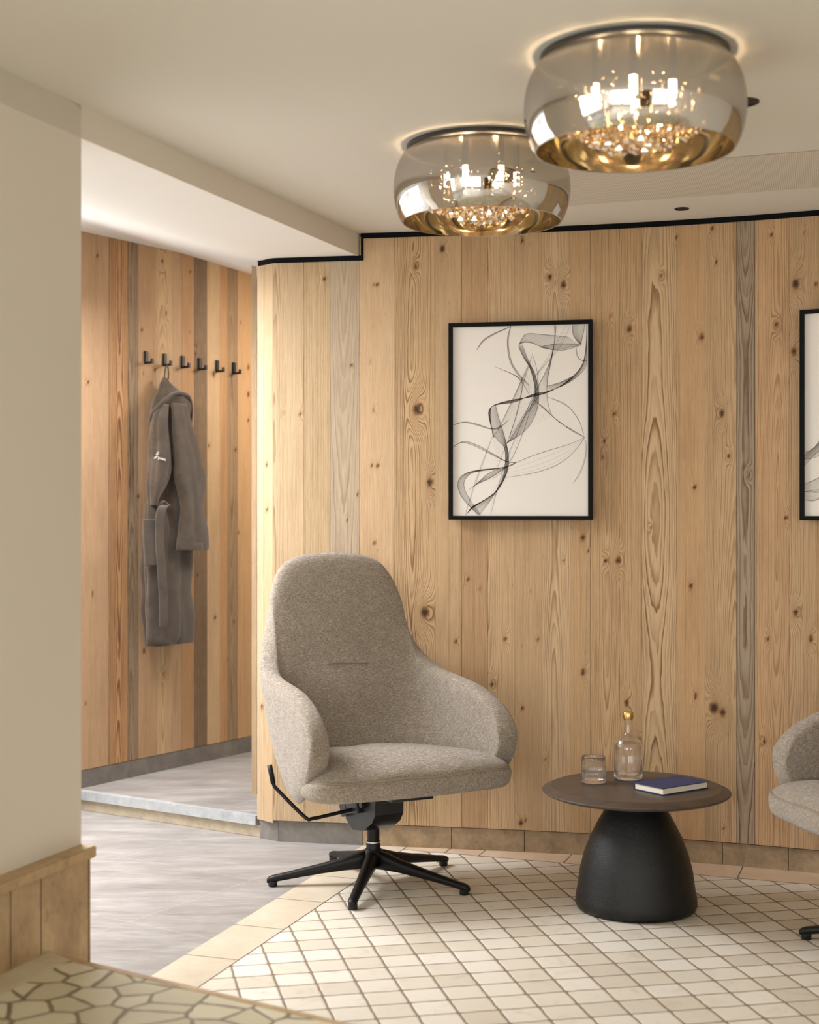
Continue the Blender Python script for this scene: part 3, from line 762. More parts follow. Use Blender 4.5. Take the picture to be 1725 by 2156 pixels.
struct(prism('wall_right', [(3.32, -2.8), (3.42, -2.8), (3.42, 5.6), (3.32, 5.6)], 0, CEIL+.02, M_WALLP))
# passage: the panelled wall ends just left of the view, then plaster turns to a window in the outer wall
b = Q1-QD*.165; a = Q1-QD*.45; e = Vector((-3.4, a.y))
struct(prism('wall_left_corner', [b, a, a-Vector((0, -.12)), b-QN*.12], 0, 2.45, M_SOFFIT))
struct(prism('wall_left_far', [a, e, e+Vector((0, .12)), a+Vector((0, .12))], 0, 2.45, M_SOFFIT))
a = Vector((-3.4, 3.2)); b = Vector((-3.4, 6.0)); d = (b-a).normalized()
wall_with_windows('wall_left_outer', a, b, 0, 2.45, [(.9, 2.2)], .3, 2.2, M_SOFFIT, .12)
window(a, d, .9, 2.2, .3, 2.2, .06)
# the passage runs on to the right behind the main wall
struct(prism('wall_passage_end', [(-.36, 7.75), (1.3, 7.75), (1.3, 7.85), (-.36, 7.85)], 0, 2.45, M_SOFFIT))
struct(prism('wall_passage_right', [(1.2, 5.6), (1.3, 5.6), (1.3, 7.85), (1.2, 7.85)], 0, 2.45, M_SOFFIT))
struct(prism('wall_passage_inner', [(-.62, 6.06), (1.2, 5.75), (1.2, 5.85), (-.62, 6.12)], 0, 2.45, M_SOFFIT))
struct(prism('ceiling_passage', [(-.40, 6.9), (-.3, 5.7), (1.3, 5.5), (1.3, 7.9), (-.40, 7.9)], 2.43, 2.46, M_SOFFIT))

# ================================================================== OBJECTS
# ------------------------------------------------------------------ lounge chairs
def sup(pts_rim, pts_base, ncol, nrow):
    pass
SHX = .015
def build_shell():
    # half profile, x>=0 : rim, control, base  (x, y forward, z)
    rim = [(0, -.385, 1.100), (.098, -.383, 1.095), (.182, -.376, 1.068), (.226, -.366, 1.010), (.248, -.350, .930), (.268, -.314, .84), (.291, -.264, .758), (.306, -.190, .706), (.308, -.105, .688),
           (.310, -.015, .678), (.316, .09, .662), (.325, .180, .632), (.333, .252, .588), (.334, .290, .530)]
    ctl = [(0, -.195, .40), (.08, -.195, .40), (.155, -.190, .40), (.215, -.18, .41), (.255, -.165, .42), (.280, -.145, .42), (.303, -.11, .41), (.322, -.06, .39), (.334, .00, .375),
           (.342, .06, .365), (.350, .12, .365), (.358, .19, .37), (.360, .265, .385), (.350, .325, .405)]
    bas = [(0, -.135, .350), (.05, -.135, .350), (.10, -.13, .350), (.15, -.12, .348), (.19, -.10, .346), (.22, -.085, .344), (.245, -.06, .342), (.262, -.035, .338), (.275, -.01, .335),
           (.285, .02, .332), (.292, .045, .329), (.297, .065, .326), (.300, .08, .323), (.301, .092, .321)]
    def full(L): return [(-x, y, z) for x, y, z in L[:0:-1]]+list(L)
    R, C, B = (catmull(full(L), 2) for L in (rim, ctl, bas))
    nr = 11; bm = bmesh.new(); g = []
    for r, c, b in zip(R, C, B):
        col = []
        for j in range(nr):
            t = j/(nr-1)
            p = b*(1-t)**2+c*2*t*(1-t)+r*t*t
            # lumbar fullness under the stitched line, in the middle of the back
            w = math.exp(-(p.x/.13)**2)*(1 if p.y < 0 else 0)
            p.y += .016*w*math.exp(-((p.z-.60)/.085)**2)+.010*w*math.exp(-((p.z-.86)/.12)**2)
            p.x -= SHX
            col.append(bm.verts.new(p))
        g.append(col)
    for a, b in zip(g[:-1], g[1:]):
        for j in range(nr-1): bm.faces.new((a[j], b[j], b[j+1], a[j+1]))
    return bm, R

def build_chair():
    root = empty('lounge_chair', (0, 0, 0))
    bm, R = build_shell()
    sh = from_bm('backrest', bm, M_FAB, root, smooth=True)
    s = sh.modifiers.new('thick', 'SOLIDIFY'); s.thickness = .070; s.offset = 0; s.use_even_offset = True
    s2 = sh.modifiers.new('sub', 'SUBSURF'); s2.levels = 2; s2.render_levels = 2
    # stitched lumbar crease
    bm = bmesh.new()
    for z0 in (.712,):
        pts = []
        for k in range(15):
            x = -.075+.15*k/14-SHX
            pts.append((x, LUMB_Y, z0-.003*math.cos(k/14*PI)))
        add_tube(bm, pts, .0026, 6)
    from_bm('stitched_crease', bm, M_SEAM, sh, smooth=True)
    # welt along the front of each arm
    for sx in (-1, 1):
        pts = [(sx*.378, -.02, .655), (sx*.396, .09, .628), (sx*.398, .19, .575), (sx*.392, .262, .508), (sx*.383, .292, .44), (sx*.360, .297, .385), (sx*.325, .285, .350)]
    # seat cushion
    ol = []
    half = [(0, .362), (.10, .360), (.20, .352), (.288, .342), (.338, .314), (.360, .262), (.357, .19), (.342, .11), (.322, .03), (.295, -.06), (.255, -.13), (.19, -.175), (.10, -.195), (0, -.20)]
    outl = catmull([(x, y, 0) for x, y in half]+[(-x, y, 0) for x, y in half[-2:0:-1]], 3, closed=True)
    prof = [(0, .336), (.5, .336), (.86, .338), (.955, .343), (.985, .354), (1.0, .372), (1.002, .388), (.996, .398), (.982, .4025), (.970, .4035), (.975, .4070), (.965, .4130), (.93, .4230), (.85, .4370), (.7, .4490), (.45, .4570), (.2, .4600), (0, .4605)]
    bm = bmesh.new(); rings = []; cy = .09
    for sc, z in prof:
        if sc == 0: rings.append([bm.verts.new((0, cy, z))]); continue
        ring = []
        for q in outl:
            x = q.x*sc; y = cy+(q.y-cy)*sc
            zz = z+ .010*(y-.1)*2*(1 if z > .36 else .6)+(.0025*math.sin(q.x*23+q.y*17) if .36 < z < .45 else 0)
            ring.append(bm.verts.new((x-SHX*.6, y, zz)))
        rings.append(ring)
    m = len(outl)
    for a, b in zip(rings[:-1], rings[1:]):
        for k in range(m):
            if len(a) == 1: bm.faces.new((a[0], b[(k+1) % m], b[k]))
            elif len(b) == 1: bm.faces.new((a[k], a[(k+1) % m], b[0]))
            else: bm.faces.new((a[k], a[(k+1) % m], b[(k+1) % m], b[k]))
    seat = from_bm('seat', bm, M_FAB, root, smooth=True)
    bm = bmesh.new()
    pts = [(q.x*.981-SHX*.6, cy+(q.y-cy)*.981, .4030+.020*(cy+(q.y-cy)-.1)+.0025*math.sin(q.x*23+q.y*17)) for q in outl]
    pts.append(pts[0]); add_tube(bm, pts, .0032, 6, caps=False)
    from_bm('piping', bm, M_SEAM2, seat, smooth=True)
    # mechanism under the seat
    bm = bmesh.new()
    add_box(bm, (0, -.005, .322), (.20, .25, .020), Euler((.03, 0, 0)), .006)
    add_box(bm, (0, .165, .3215), (.15, .24, .014), Euler((.07, 0, 0)), .004)
    top = [(-.055, -.10), (.055, -.10), (.055, .08), (-.055, .08)]
    prof_y = [(-.125, .318), (.120, .318), (.118, .250), (.095, .220), (.03, .184), (-.05, .172), (-.105, .198), (-.130, .246)]
    vs0 = [bm.verts.new((-.052, y, z)) for y, z in prof_y]; vs1 = [bm.verts.new((.052, y, z)) for y, z in prof_y]
    bm.faces.new(vs0); bm.faces.new(vs1[::-1]); nn = len(prof_y)
    for k in range(nn): bm.faces.new((vs0[k], vs1[k], vs1[(k+1) % nn], vs0[(k+1) % nn]))
    add_box(bm, (.062, -.03, .262), (.022, .10, .060), Euler((.2, 0, 0)), .005)
    add_box(bm, (.060, -.085, .238), (.03, .045, .045), Euler((.5, 0, 0)), .005)
    add_tube(bm, [(-.06, .045, .275), (.07, .045, .275)], .012, 16)
    mech = auto_smooth(from_bm('tilt_mechanism', bm, M_BLACKG, root), 30)
    bm = bmesh.new()
    add_tube(bm, catmull([(.06, -.02, .248), (.14, -.022, .238), (.210, -.025, .230), (.236, -.030, .236), (.305, -.088, .318), (.318, -.104, .342), (.326, -.118, .402)], 5), .0062, 10)
    add_tube(bm, [(.318, -.104, .342), (.326, -.118, .402)], .0085, 12)
    from_bm('lever', bm, M_BLACK, root, smooth=True)
    # column
    bm = lathe([(0, .105), (.0240, .105), (.0240, .132), (.0225, .136), (.0205, .138), (.0205, .205), (0, .205)], 32)
    colm = auto_smooth(from_bm('column', bm, M_BLACK, root), 40)
    bm = lathe([(.0222, .1345), (.0246, .1352), (.0246, .1392), (.0222, .1400)], 32); auto_smooth(from_bm('collar_ring', bm, M_CHROME, colm), 40)
    bm = lathe([(0, .062), (.022, .062), (.036, .075), (.037, .092), (.030, .108), (.027, .114), (0, .114)], 32)
    auto_smooth(from_bm('hub', bm, M_BLACK, root), 40)
    # legs
    def leg():
        bm = bmesh.new()
        st = [(.012, .045, .112, .023), (.05, .046, .104, .0225), (.10, .044, .088, .0210), (.17, .037, .071, .0190), (.24, .028, .056, .0172), (.31, .018, .041, .0160), (.338, .013, .036, .0158), (.350, .011, .031, .0130), (.356, .012, .025, .007)]
        rings = []
        for x, zb, zt, hw in st:
            c = []
            for k in range(12):
                a = 2*PI*k/12; ca, sa = math.cos(a), math.sin(a)
                yy = math.copysign(abs(ca)**.75, ca)*hw*(1.0 if sa > 0 else .9); zz = (zb+zt)/2+math.copysign(abs(sa)**.8, sa)*(zt-zb)/2
                c.append(bm.verts.new((x, yy, zz)))
            rings.append(c)
        for a, b in zip(rings[:-1], rings[1:]):
            for k in range(12): bm.faces.new((a[k], b[k], b[(k+1) % 12], a[(k+1) % 12]))
        bm.faces.new(rings[0]); bm.faces.new(rings[-1][::-1]); return bm
    for k in range(5):
        l = from_bm('leg', leg(), M_BLACK, root, smooth=True); l.rotation_euler = (0, 0, 2*PI*k/5)
        bm = lathe([(0, 0), (.0135, 0), (.0150, .003), (.0152, .018), (0, .018)], 20)
        for v_ in bm.verts: v_.co.x += .336
        g_ = auto_smooth(from_bm('glide', bm, M_BLACKG, l), 40)
    return root
M_SEAM2 = m_plain('taupe_piping', (142, 128, 110), .95, 0, .4, 500)
M_SEAM = m_plain('taupe_seam_thread', (122, 110, 96), .9)
LUMB_Y = -.2305
def place_chair(o, cx, cy, fx, fy, leg0):
    th = math.atan2(-fx, fy)
    o.location = (cx, cy, 0); o.rotation_euler = (0, 0, th)
    for i, l in enumerate([c for c in o.children if c.name.startswith('leg')]):
        l.rotation_euler = (0, 0, math.radians(leg0+72*i)-th)
ch1 = build_chair()
tag(ch1, 'whole high-backed taupe fabric swivel armchair in front of the plank wall, left of the table', 'armchair', 'swivel lounge armchairs')
ch2 = copy_tree(ch1)
tag(ch2, 'taupe fabric swivel armchair cut off by the right edge, only armrest and seat front showing', 'armchair', 'swivel lounge armchairs')
C1 = (-.121, 4.93)
place_chair(ch1, C1[0], C1[1], .463, -.886, 188.4)
place_chair(ch2, 1.471, 4.17, -.958, -.287, 160.8)

# ------------------------------------------------------------------ round table and what stands on it
TX, TY, TZ = .711, 4.619, .382
tb = empty('side_table', (TX, TY, 0)); tag(tb, 'round low table with dark wood top on a black dome-shaped base', 'table')
bm = lathe([(0, 0), (.176, 0), (.184, .004), (.190, .016), (.1885, .040), (.183, .067), (.176, .120), (.1624, .172), (.143, .224), (.116, .276), (.098, .306), (.078, .334), (.070, .353), (0, .353)], 96)
auto_smooth(from_bm('table_base', bm, m_plain('textured_black_coating', (13, 13, 14), .38, 0, .7, 300, Specular_IOR_Level=.4), tb), 50)
bm = lathe([(0, .3525), (.235, .3525), (.272, .3555), (.288, .3615), (.2935, .3670), (.2925, .3700), (.270, .3800), (.265, .3818), (.262, TZ), (0, TZ)], 128)
auto_smooth(from_bm('tabletop', bm, m_darkwood(), tb), 12)

def wl_(p, n=48): return lathe(p, n)
# bottle
gx, gy = .7037, 4.737
bt = empty('water_bottle', (gx, gy, TZ+.0008)); tag(bt, 'clear glass water bottle with gold cap standing on the dark round table', 'bottle')
outer = [(0, 0), (.040, 0), (.0445, .003), (.0455, .010), (.0455, .100), (.0440, .111), (.0390, .122), (.030, .132), (.0200, .139), (.0145, .144), (.0130, .150), (.0125, .190), (.0142, .191), (.0142, .196)]
inner = [(.0105, .196), (.0100, .150), (.0118, .143), (.0180, .1365), (.028, .1295), (.0365, .120), (.0415, .109), (.0428, .100), (.0428, .022), (.040, .017), (0, .015)]
bm = wl_(outer+inner, 64); auto_smooth(from_bm('bottle_glass', bm, M_GLASS, bt), 40)
bm = wl_([(0, .0155), (.0396, .0175), (.0424, .0222), (.0424, .100), (.0411, .109), (.0380, .1165), (0, .1165)], 64); auto_smooth(from_bm('water', bm, M_WATER, bt), 50)
M_GOLD = m_plain('gold_cap', (214, 178, 112), .28, 1)
bm = wl_([(.0150, .193), (.0166, .194), (.0170, .197), (.0168, .213), (.0158, .2150), (0, .2155)], 48); auto_smooth(from_bm('cap', bm, M_GOLD, bt), 40)
# tumbler
tg = empty('water_glass', (.584, 4.671, TZ+.0008)); tag(tg, 'short ribbed glass tumbler half full of water, left of the bottle', 'glass')
bm = bmesh.new()
def flute(prof, n, k, amp, zr):
    bm = bmesh.new(); rings = []
    for i, (r, z) in enumerate(prof):
        if r < 1e-6: rings.append([bm.verts.new((0, 0, z))]); continue
        w = amp if (i < zr and r > .03) else 0
        rings.append([bm.verts.new(((r+w*math.cos(k*2*PI*j/n))*math.cos(2*PI*j/n), (r+w*math.cos(k*2*PI*j/n))*math.sin(2*PI*j/n), z)) for j in range(n)])
    for a, b in zip(rings[:-1], rings[1:]):
        for j in range(n):
            if len(a) == 1: bm.faces.new((a[0], b[j], b[(j+1) % n]))
            elif len(b) == 1: bm.faces.new((a[j], a[(j+1) % n], b[0]))
            else: bm.faces.new((a[j], a[(j+1) % n], b[(j+1) % n], b[j]))
    return bm
bm = flute([(0, 0), (.033, 0), (.0385, .004), (.0402, .012), (.0398, .030), (.0385, .055), (.0374, .079), (.0370, .0825), (.0362, .0835), (.0355, .082), (.0360, .055), (.0372, .030), (.0376, .014), (.034, .009), (0, .008)], 192, 32, .0004, 6)
auto_smooth(from_bm('tumbler_glass', bm, M_GLASS, tg), 50)
bm = wl_([(0, .0084), (.0335, .0092), (.0373, .0142), (.0369, .030), (.0361, .0445), (0, .0445)], 64); auto_smooth(from_bm('water', bm, M_WATER, tg), 50)
# book
bk = empty('hardcover_book', (.811, 4.566, TZ+.0005)); bk.rotation_euler = (0, 0, math.radians(36)); tag(bk, 'navy blue hardcover book lying flat on the dark round table', 'book')
M_NAVY = m_plain('navy_book_cloth', (26, 44, 92), .55, 0, .15, 900); 
def m_pages():
    t = NT('cream_page_block'); s_ = t.sep(t.coord()); n = t.noise(None, 900, 1, dim='1D', w=s_[2])
    t.bsdf(t.ramp(n, [(.3, srgb(214, 204, 184)), (.7, srgb(238, 230, 214))]), .8); return t.m
bm = bmesh.new(); add_box(bm, (0, -.001, .011), (.194, .119, .0165), bevel=.0006); from_bm('page_block', bm, m_pages(), bk)
bm = bmesh.new(); add_box(bm, (0, 0, .0207), (.201, .125, .0026), bevel=.0008); add_box(bm, (0, 0, .0013), (.201, .125, .0026), bevel=.0008)
add_box(bm, (0, .0618, .011), (.201, .0026, .021), bevel=.0008); from_bm('cover', bm, M_NAVY, bk)

# ------------------------------------------------------------------ framed prints
M_FRAME = m_plain('black_picture_frame', (15, 15, 14), .7, Specular_IOR_Level=.12); M_PAPER = m_plain('off_white_print_paper', (226, 219, 211), .75)
M_INK = m_alpha('smoke_ink_line', (36, 31, 30), .46); M_INK2 = m_alpha('smoke_ink_veil', (52, 46, 45), .05); M_INK3 = m_alpha('smoke_ink_dark', (24, 20, 20), .72)
RIB = [  # (edge A, edge B, number of hairlines, veil)
 ([(1250, 322), (1050, 298), (870, 283), (815, 335), (785, 400)], [(1360, 402), (1150, 436), (1010, 412), (900, 368), (800, 365)], 14, 1),
 ([(1355, 392), (1180, 385), (1060, 395), (985, 412)], [(1360, 405), (1230, 442), (1110, 440), (985, 412)], 8, 1),
 ([(1285, 200), (1295, 300), (1330, 360), (1365, 398)], [(1400, 200), (1392, 280), (1375, 350), (1368, 400)], 16, 2),
 ([(1418, 200), (1412, 420), (1370, 600), (1230, 745), (1060, 838), (900, 880), (720, 905), (570, 945), (508, 1000), (512, 1090), (560, 1260)],
  [(1425, 480), (1412, 600), (1340, 690), (1220, 768), (1060, 828), (930, 850), (760, 922), (620, 942), (535, 965), (522, 1080), (545, 1245)], 16, 2),
 ([(1050, 780), (1180, 745), (1290, 690)], [(1060, 835), (1200, 770), (1300, 700)], 10, 1),
 ([(785, 400), (830, 500), (890, 600), (930, 740), (940, 850), (920, 930), (840, 1060), (740, 1220), (665, 1330)], [(820, 380), (880, 540), (930, 640), (965, 760), (975, 880), (960, 1000), (900, 1130), (820, 1220), (680, 1310)], 18, 1),
 ([(570, 945), (600, 1070), (640, 1200), (672, 1320), (692, 1440), (680, 1580), (600, 1740), (480, 1840), (360, 1920), (278, 2000)], [(508, 1010), (535, 1160), (580, 1270), (650, 1350), (662, 1480), (640, 1630), (560, 1780), (440, 1862), (350, 1910), (300, 1975)], 18, 2),
 ([(1120, 205), (1125, 330), (1100, 470), (1050, 620), (960, 800), (900, 940), (800, 1100), (700, 1260)], [(1140, 215), (1110, 450), (1080, 600), (1055, 740), (1055, 900), (1080, 1010), (1100, 1060), (1105, 1068)], 10, 0),
 ([(905, 880), (1000, 970), (1100, 1060), (1180, 1130), (1300, 1200), (1400, 1262)], [(920, 900), (1020, 980), (1110, 1070), (1160, 1110), (1280, 1200), (1395, 1265)], 5, 0),
 ([(1405, 1262), (1310, 1390), (1180, 1500), (1020, 1570), (850, 1610), (640, 1640)], [(1405, 1265), (1250, 1330), (1050, 1390), (900, 1440), (780, 1490), (690, 1530)], 5, 0),
 ([(168, 1340), (270, 1292), (400, 1330), (550, 1415), (680, 1485), (770, 1490)], [(168, 1345), (250, 1302), (370, 1336), (520, 1412), (660, 1482), (760, 1500)], 5, 0),
 ([(168, 1132), (280, 1106), (400, 1130), (520, 1170), (600, 1160), (680, 1110)], [(168, 1136), (270, 1112), (390, 1138), (500, 1172), (600, 1170), (700, 1080)], 4, 0),
 ([(770, 1488), (640, 1560), (520, 1640), (400, 1695), (320, 1750)], [(740, 1520), (620, 1545), (500, 1600), (430, 1660), (370, 1710)], 10, 1),
 ([(700, 1535), (560, 1550), (430, 1562), (300, 1590), (225, 1650), (215, 1740), (270, 1850), (410, 1995)], [(660, 1540), (540, 1560), (420, 1575), (330, 1600), (270, 1680), (290, 1780), (350, 1880), (430, 1990)], 12, 1),
 ([(330, 1925), (440, 1862), (560, 1790)], [(410, 1995), (500, 1880), (600, 1740)], 14, 2),
 ([(545, 1235), (430, 1530), (355, 1740), (285, 1985)], [(548, 1235), (440, 1530), (365, 1740), (280, 1985)], 2, 0),
 ([(915, 885), (700, 1400), (600, 1700), (522, 1998)], [(985, 620), (860, 1120), (700, 1500), (540, 1650)], 4, 0),
 ([(820, 700), (740, 880), (620, 1130), (545, 1260)], [(915, 480), (830, 760), (740, 1130), (580, 1560)], 9, 0),
 ([(715, 200), (680, 340), (700, 520), (760, 640), (810, 700)], [(715, 205), (690, 360), (720, 540), (790, 660), (890, 770)], 5, 0),
 ([(390, 430), (450, 335), (560, 270), (700, 215)], [(392, 425), (460, 340), (570, 275), (700, 220)], 4, 0),
 ([(560, 585), (740, 665), (830, 725), (890, 775)], [(640, 620), (760, 680), (830, 760), (900, 880)], 4, 0),
 ([(810, 680), (820, 800), (780, 1000), (700, 1260)], [(915, 470), (960, 640), (970, 860), (900, 1000)], 8, 0),
 ([(1275, 205), (1180, 400), (1050, 560), (930, 700)], [(1230, 205), (1130, 400), (1000, 600), (940, 690)], 3, 0),
 ([(1320, 420), (1330, 500), (1370, 545), (1425, 545)], [(1325, 425), (1340, 510), (1380, 548), (1425, 548)], 3, 0),
 ([(1050, 880), (1220, 950), (1340, 1090), (1395, 1240)], [(1100, 900), (1250, 980), (1350, 1110), (1390, 1240)], 3, 0),
 ([(1410, 1290), (1415, 1420), (1370, 1580), (1290, 1700)], [(1412, 1290), (1408, 1430), (1360, 1580), (1290, 1700)], 2, 0)]
def build_art(ribs, w, h, mapf):
    """hairlines and veils as thin inked strips lying on the paper; local x right, z up, y = -depth to the viewer"""
    bm = bmesh.new(); lay = [0]
    def quadstrip(pa, pb, mi):
        lay[0] += 1; y = -.0004-.0000015*lay[0]
        va = [bm.verts.new((p[0], y, p[1])) for p in pa]; vb = [bm.verts.new((p[0], y, p[1])) for p in pb]
        for i in range(len(pa)-1):
            try: f = bm.faces.new((va[i], va[i+1], vb[i+1], vb[i])); f.material_index = mi
            except ValueError: pass
    def inside(p): return (min(max(p[0], -w/2), w/2), min(max(p[1], -h/2), h/2))
    for A, B, n, veil in ribs:
        a = [Vector((*mapf(*p), 0)) for p in A]; b = [Vector((*mapf(*p), 0)) for p in B]
        m = max(len(a), len(b)); ca = catmull(a, 10); cb = catmull(b, 10)
        N = 60
        def res(c): return [c[min(int(k*(len(c)-1)/N), len(c)-1)].lerp(c[min(int(k*(len(c)-1)/N)+1, len(c)-1)], (k*(len(c)-1)/N) % 1) for k in range(N+1)]
        ca, cb = res(ca), res(cb)
        if veil:
            quadstrip([inside(p) for p in ca], [inside(p) for p in cb], 1)
            if veil == 2: quadstrip([inside(p) for p in ca], [inside(p.lerp(q, .5)) for p, q in zip(ca, cb)], 1)
        n = int(n*1.4) if n > 5 else n
        for i in range(n):
            t = (i/(n-1))**1.3 if n > 1 else 0
            mid = [p.lerp(q, t) for p, q in zip(ca, cb)]
            edge = (i == 0 or i == n-1)
            hw = (.00052 if edge else .00022)
            L_, R_ = [], []
            for k, p in enumerate(mid):
                d = (mid[min(k+1, N)]-mid[max(k-1, 0)]); d = d.normalized() if d.length > 1e-7 else Vector((1, 0, 0))
                nn_ = Vector((-d.y, d.x, 0)); tt_ = k/N; ww = hw*(.55+.8*math.sin(PI*min(1, max(0, tt_)))**.5)
                L_.append(inside(p+nn_*ww)); R_.append(inside(p-nn_*ww))
            quadstrip(L_, R_, 2 if edge and n > 3 else 0)
    return bm
def picture(pxl, zt, zb, width, ribs, mapf, label):
    uL = u_of_px(pxl); x0, y0 = pathM(uL); x1, y1 = pathM(uL+width)
    d = Vector((x1-x0, y1-y0)).normalized(); nn_ = Vector((d.y, -d.x))
    mid = Vector(((x0+x1)/2, (y0+y1)/2))+nn_*.012; h = zt-zb
    r = empty('framed_print', (mid.x, mid.y, (zt+zb)/2), math.atan2(d.y, d.x)); tag(r, label, 'picture', 'framed smoke prints on the plank wall')
    bm = bmesh.new(); f = .0145; dp = .030
    for c, s in (((0, -dp/2, h/2-f/2), (width, dp, f)), ((0, -dp/2, -h/2+f/2), (width, dp, f)), ((-width/2+f/2, -dp/2, 0), (f, dp, h-2*f)), ((width/2-f/2, -dp/2, 0), (f, dp, h-2*f))): add_box(bm, c, s)
    from_bm('picture_frame', bm, M_FRAME, r)
    bm = bmesh.new(); iw, ih = width-2*f, h-2*f; add_box(bm, (0, -.010, 0), (iw, .016, ih)); pp = from_bm('print', bm, M_PAPER, r)
    art = build_art(ribs, iw, ih, mapf); o = from_bm('smoke_artwork', art, [M_INK, M_INK2, M_INK3], pp, recalc=False); o.location = (0, -.0182, 0)
    return r
W1 = .522; iw_, ih_ = W1-.029, .717-.029
map1 = lambda x, y: ((x-165)/(1435-165)*iw_-iw_/2, ih_/2-(y-205)/(2000-205)*ih_)
picture(949, 1.928, 1.211, W1, RIB, map1, 'black-framed grey smoke print hanging whole on the plank wall above the table')
RIB2 = [([(0, .42), (.10, .36), (.25, .26), (.5, .22), (.8, .10)], [(0, .47), (.10, .40), (.28, .34), (.55, .33), (.9, .2)], 12, 2), ([(0, .405), (.08, .37), (.2, .22), (.4, .05)], [(0, .44), (.1, .42), (.3, .32), (.5, .1)], 10, 1),
        ([(0, .56), (.1, .53), (.3, .44), (.6, .40)], [(0, .60), (.12, .60), (.3, .55), (.6, .50)], 12, 1), ([(0, .64), (.06, .645), (.12, .62), (.3, .5)], [(0, .60), (.1, .59), (.16, .585), (.3, .48)], 8, 1)]
map2 = lambda x, y: (x*iw_-iw_/2, ih_/2-(y*1.0+.28)*ih_)
picture(1690, 1.930, 1.212, W1, RIB2, map2, 'black-framed smoke print cut off by the right edge of the photo')

# ------------------------------------------------------------------ wall hooks and the bathrobe
hook_lab = ['leftmost black wall hook on the passage planks, empty', 'black wall hook from which the grey bathrobe hangs, second from the left', 'empty black wall hook next to the right of the bathrobe hook',
            'empty black wall hook fourth from the left, on the dark brown plank', 'empty black wall hook fifth from the left, on a pale plank', 'rightmost of the six black wall hooks, empty']
bm = bmesh.new()
hk = None
def hook_mesh():
    bm = bmesh.new()
    add_box(bm, (0, -.005, -.028), (.018, .010, .056), bevel=.0015)
    add_box(bm, (0, -.024, -.0515), (.014, .038, .009), bevel=.0015)
    add_box(bm, (0, -.0415, -.0450), (.014, .008, .022), bevel=.0015)
    return bm
wa = math.atan2(QD.y, QD.x)
HK = []
for i, px in enumerate([306, 345, 383, 419, 456, 491]):
    if i == 0: o = from_bm('wall_hook', hook_mesh(), M_BLACK)
    else: o = HK[0].copy(); COL.objects.link(o)
    u = uA(px); q = Q1+QD*u+QN*.0004; o.location = (q.x, q.y, 1.946); o.rotation_euler = (0, 0, wa)
    tag(o, hook_lab[i], 'hook', 'row of wall hooks'); HK.append(o)
# bathrobe : local frame a (along wall) = x, outward = -y
uh = uA(345); RB = Q1+QD*uh; DB = RB.y
vis_a = QD.x-(-.165)*QD.y; vis_n = QN.x-(-.165)*QN.y
robe = empty('bathrobe', (RB.x, RB.y, 1.15), wa); tag(robe, 'grey-brown hooded towelling bathrobe with belt hanging from a wall hook', 'bathrobe')
def px2a(px, n):     # along-wall coordinate so that a point at outward distance n shows at column px
    r = (px-CX)/F; bx, by = RB.x+QN.x*n, RB.y+QN.y*n
    return (r*by-bx)/(QD.x-r*QD.y)
def robe_part(name, rows, parent, folds=(5, .06, 0), nseg=64, mat=None, capb=True, dn=0.0):
    "rows: (y, xl, xr, n_center, N)"
    bm = bmesh.new(); rings = []
    P_ = catmull([(r[0], r[1], r[2]) for r in rows], 5); Q_ = catmull([(r[3], r[4], 0) for r in rows], 5)
    for p, q in zip(P_, Q_):
        y, xl, xr = p; nc, N = q.x, q.y
        n_c = max(nc+dn, N+.004)
        al, ar = px2a(xl, n_c), px2a(xr, n_c); ac = (al+ar)/2; hw = (ar-al)/2
        D = RB.y+QD.y*ac+QN.y*n_c; z = zof(y, D)-1.15
        A = math.sqrt(max(hw*hw*1.0-(N*vis_n/vis_a)**2, (.35*hw)**2)) if N*vis_n/vis_a < hw else hw*.6
        ring = []
        for k in range(nseg):
            a = 2*PI*k/nseg
            w = 1+2.1*folds[1]*math.sin(folds[0]*a+folds[2]+z*3.1)+folds[1]*.6*math.sin((folds[0]*2+1)*a-z*5+folds[2])+folds[1]*.5*math.sin(z*34+a*2)
            xx = ac+A*math.cos(a)*w; yy = -n_c-N*math.sin(a)*(w if math.sin(a) > 0 else 1)
            yy = min(yy, -.003)
            ring.append(bm.verts.new((xx, yy, z)))
        rings.append(ring)
    for a, b in zip(rings[:-1], rings[1:]):
        for k in range(nseg): bm.faces.new((a[k], a[(k+1) % nseg], b[(k+1) % nseg], b[k]))
    bm.faces.new(rings[0]); 
    if capb: bm.faces.new(rings[-1][::-1])
    return from_bm(name, bm, mat or M_TERRY, parent, smooth=True)
robe_part('robe_body', [(838, 330, 388, .05, .028), (860, 322, 400, .055, .035), (920, 322, 402, .055, .04), (1000, 318, 404, .055, .04), (1080, 310, 402, .055, .042), (1160, 304, 401, .058, .046), (1250, 304, 398, .058, .046), (1310, 305, 402, .06, .048), (1345, 307, 402, .06, .048), (1356, 309, 400, .06, .046)], robe, (4, .07, .8))
robe_part('robe_front_panel', [(1060, 306, 350, .085, .020), (1120, 304, 362, .088, .022), (1200, 303, 372, .09, .024), (1290, 304, 377, .092, .026), (1340, 306, 377, .092, .026), (1356, 310, 366, .09, .022)], robe, (3, .05, 2))
robe_part('hood', [(796, 343, 350, .045, .012), (804, 338, 358, .05, .022), (818, 334, 376, .055, .034), (832, 328, 396, .06, .044), (846, 323, 402, .062, .048), (860, 319, 403, .06, .046), (874, 316, 402, .054, .040), (890, 317, 402, .05, .034), (906, 322, 400, .045, .028)], robe, (3, .05, .4))
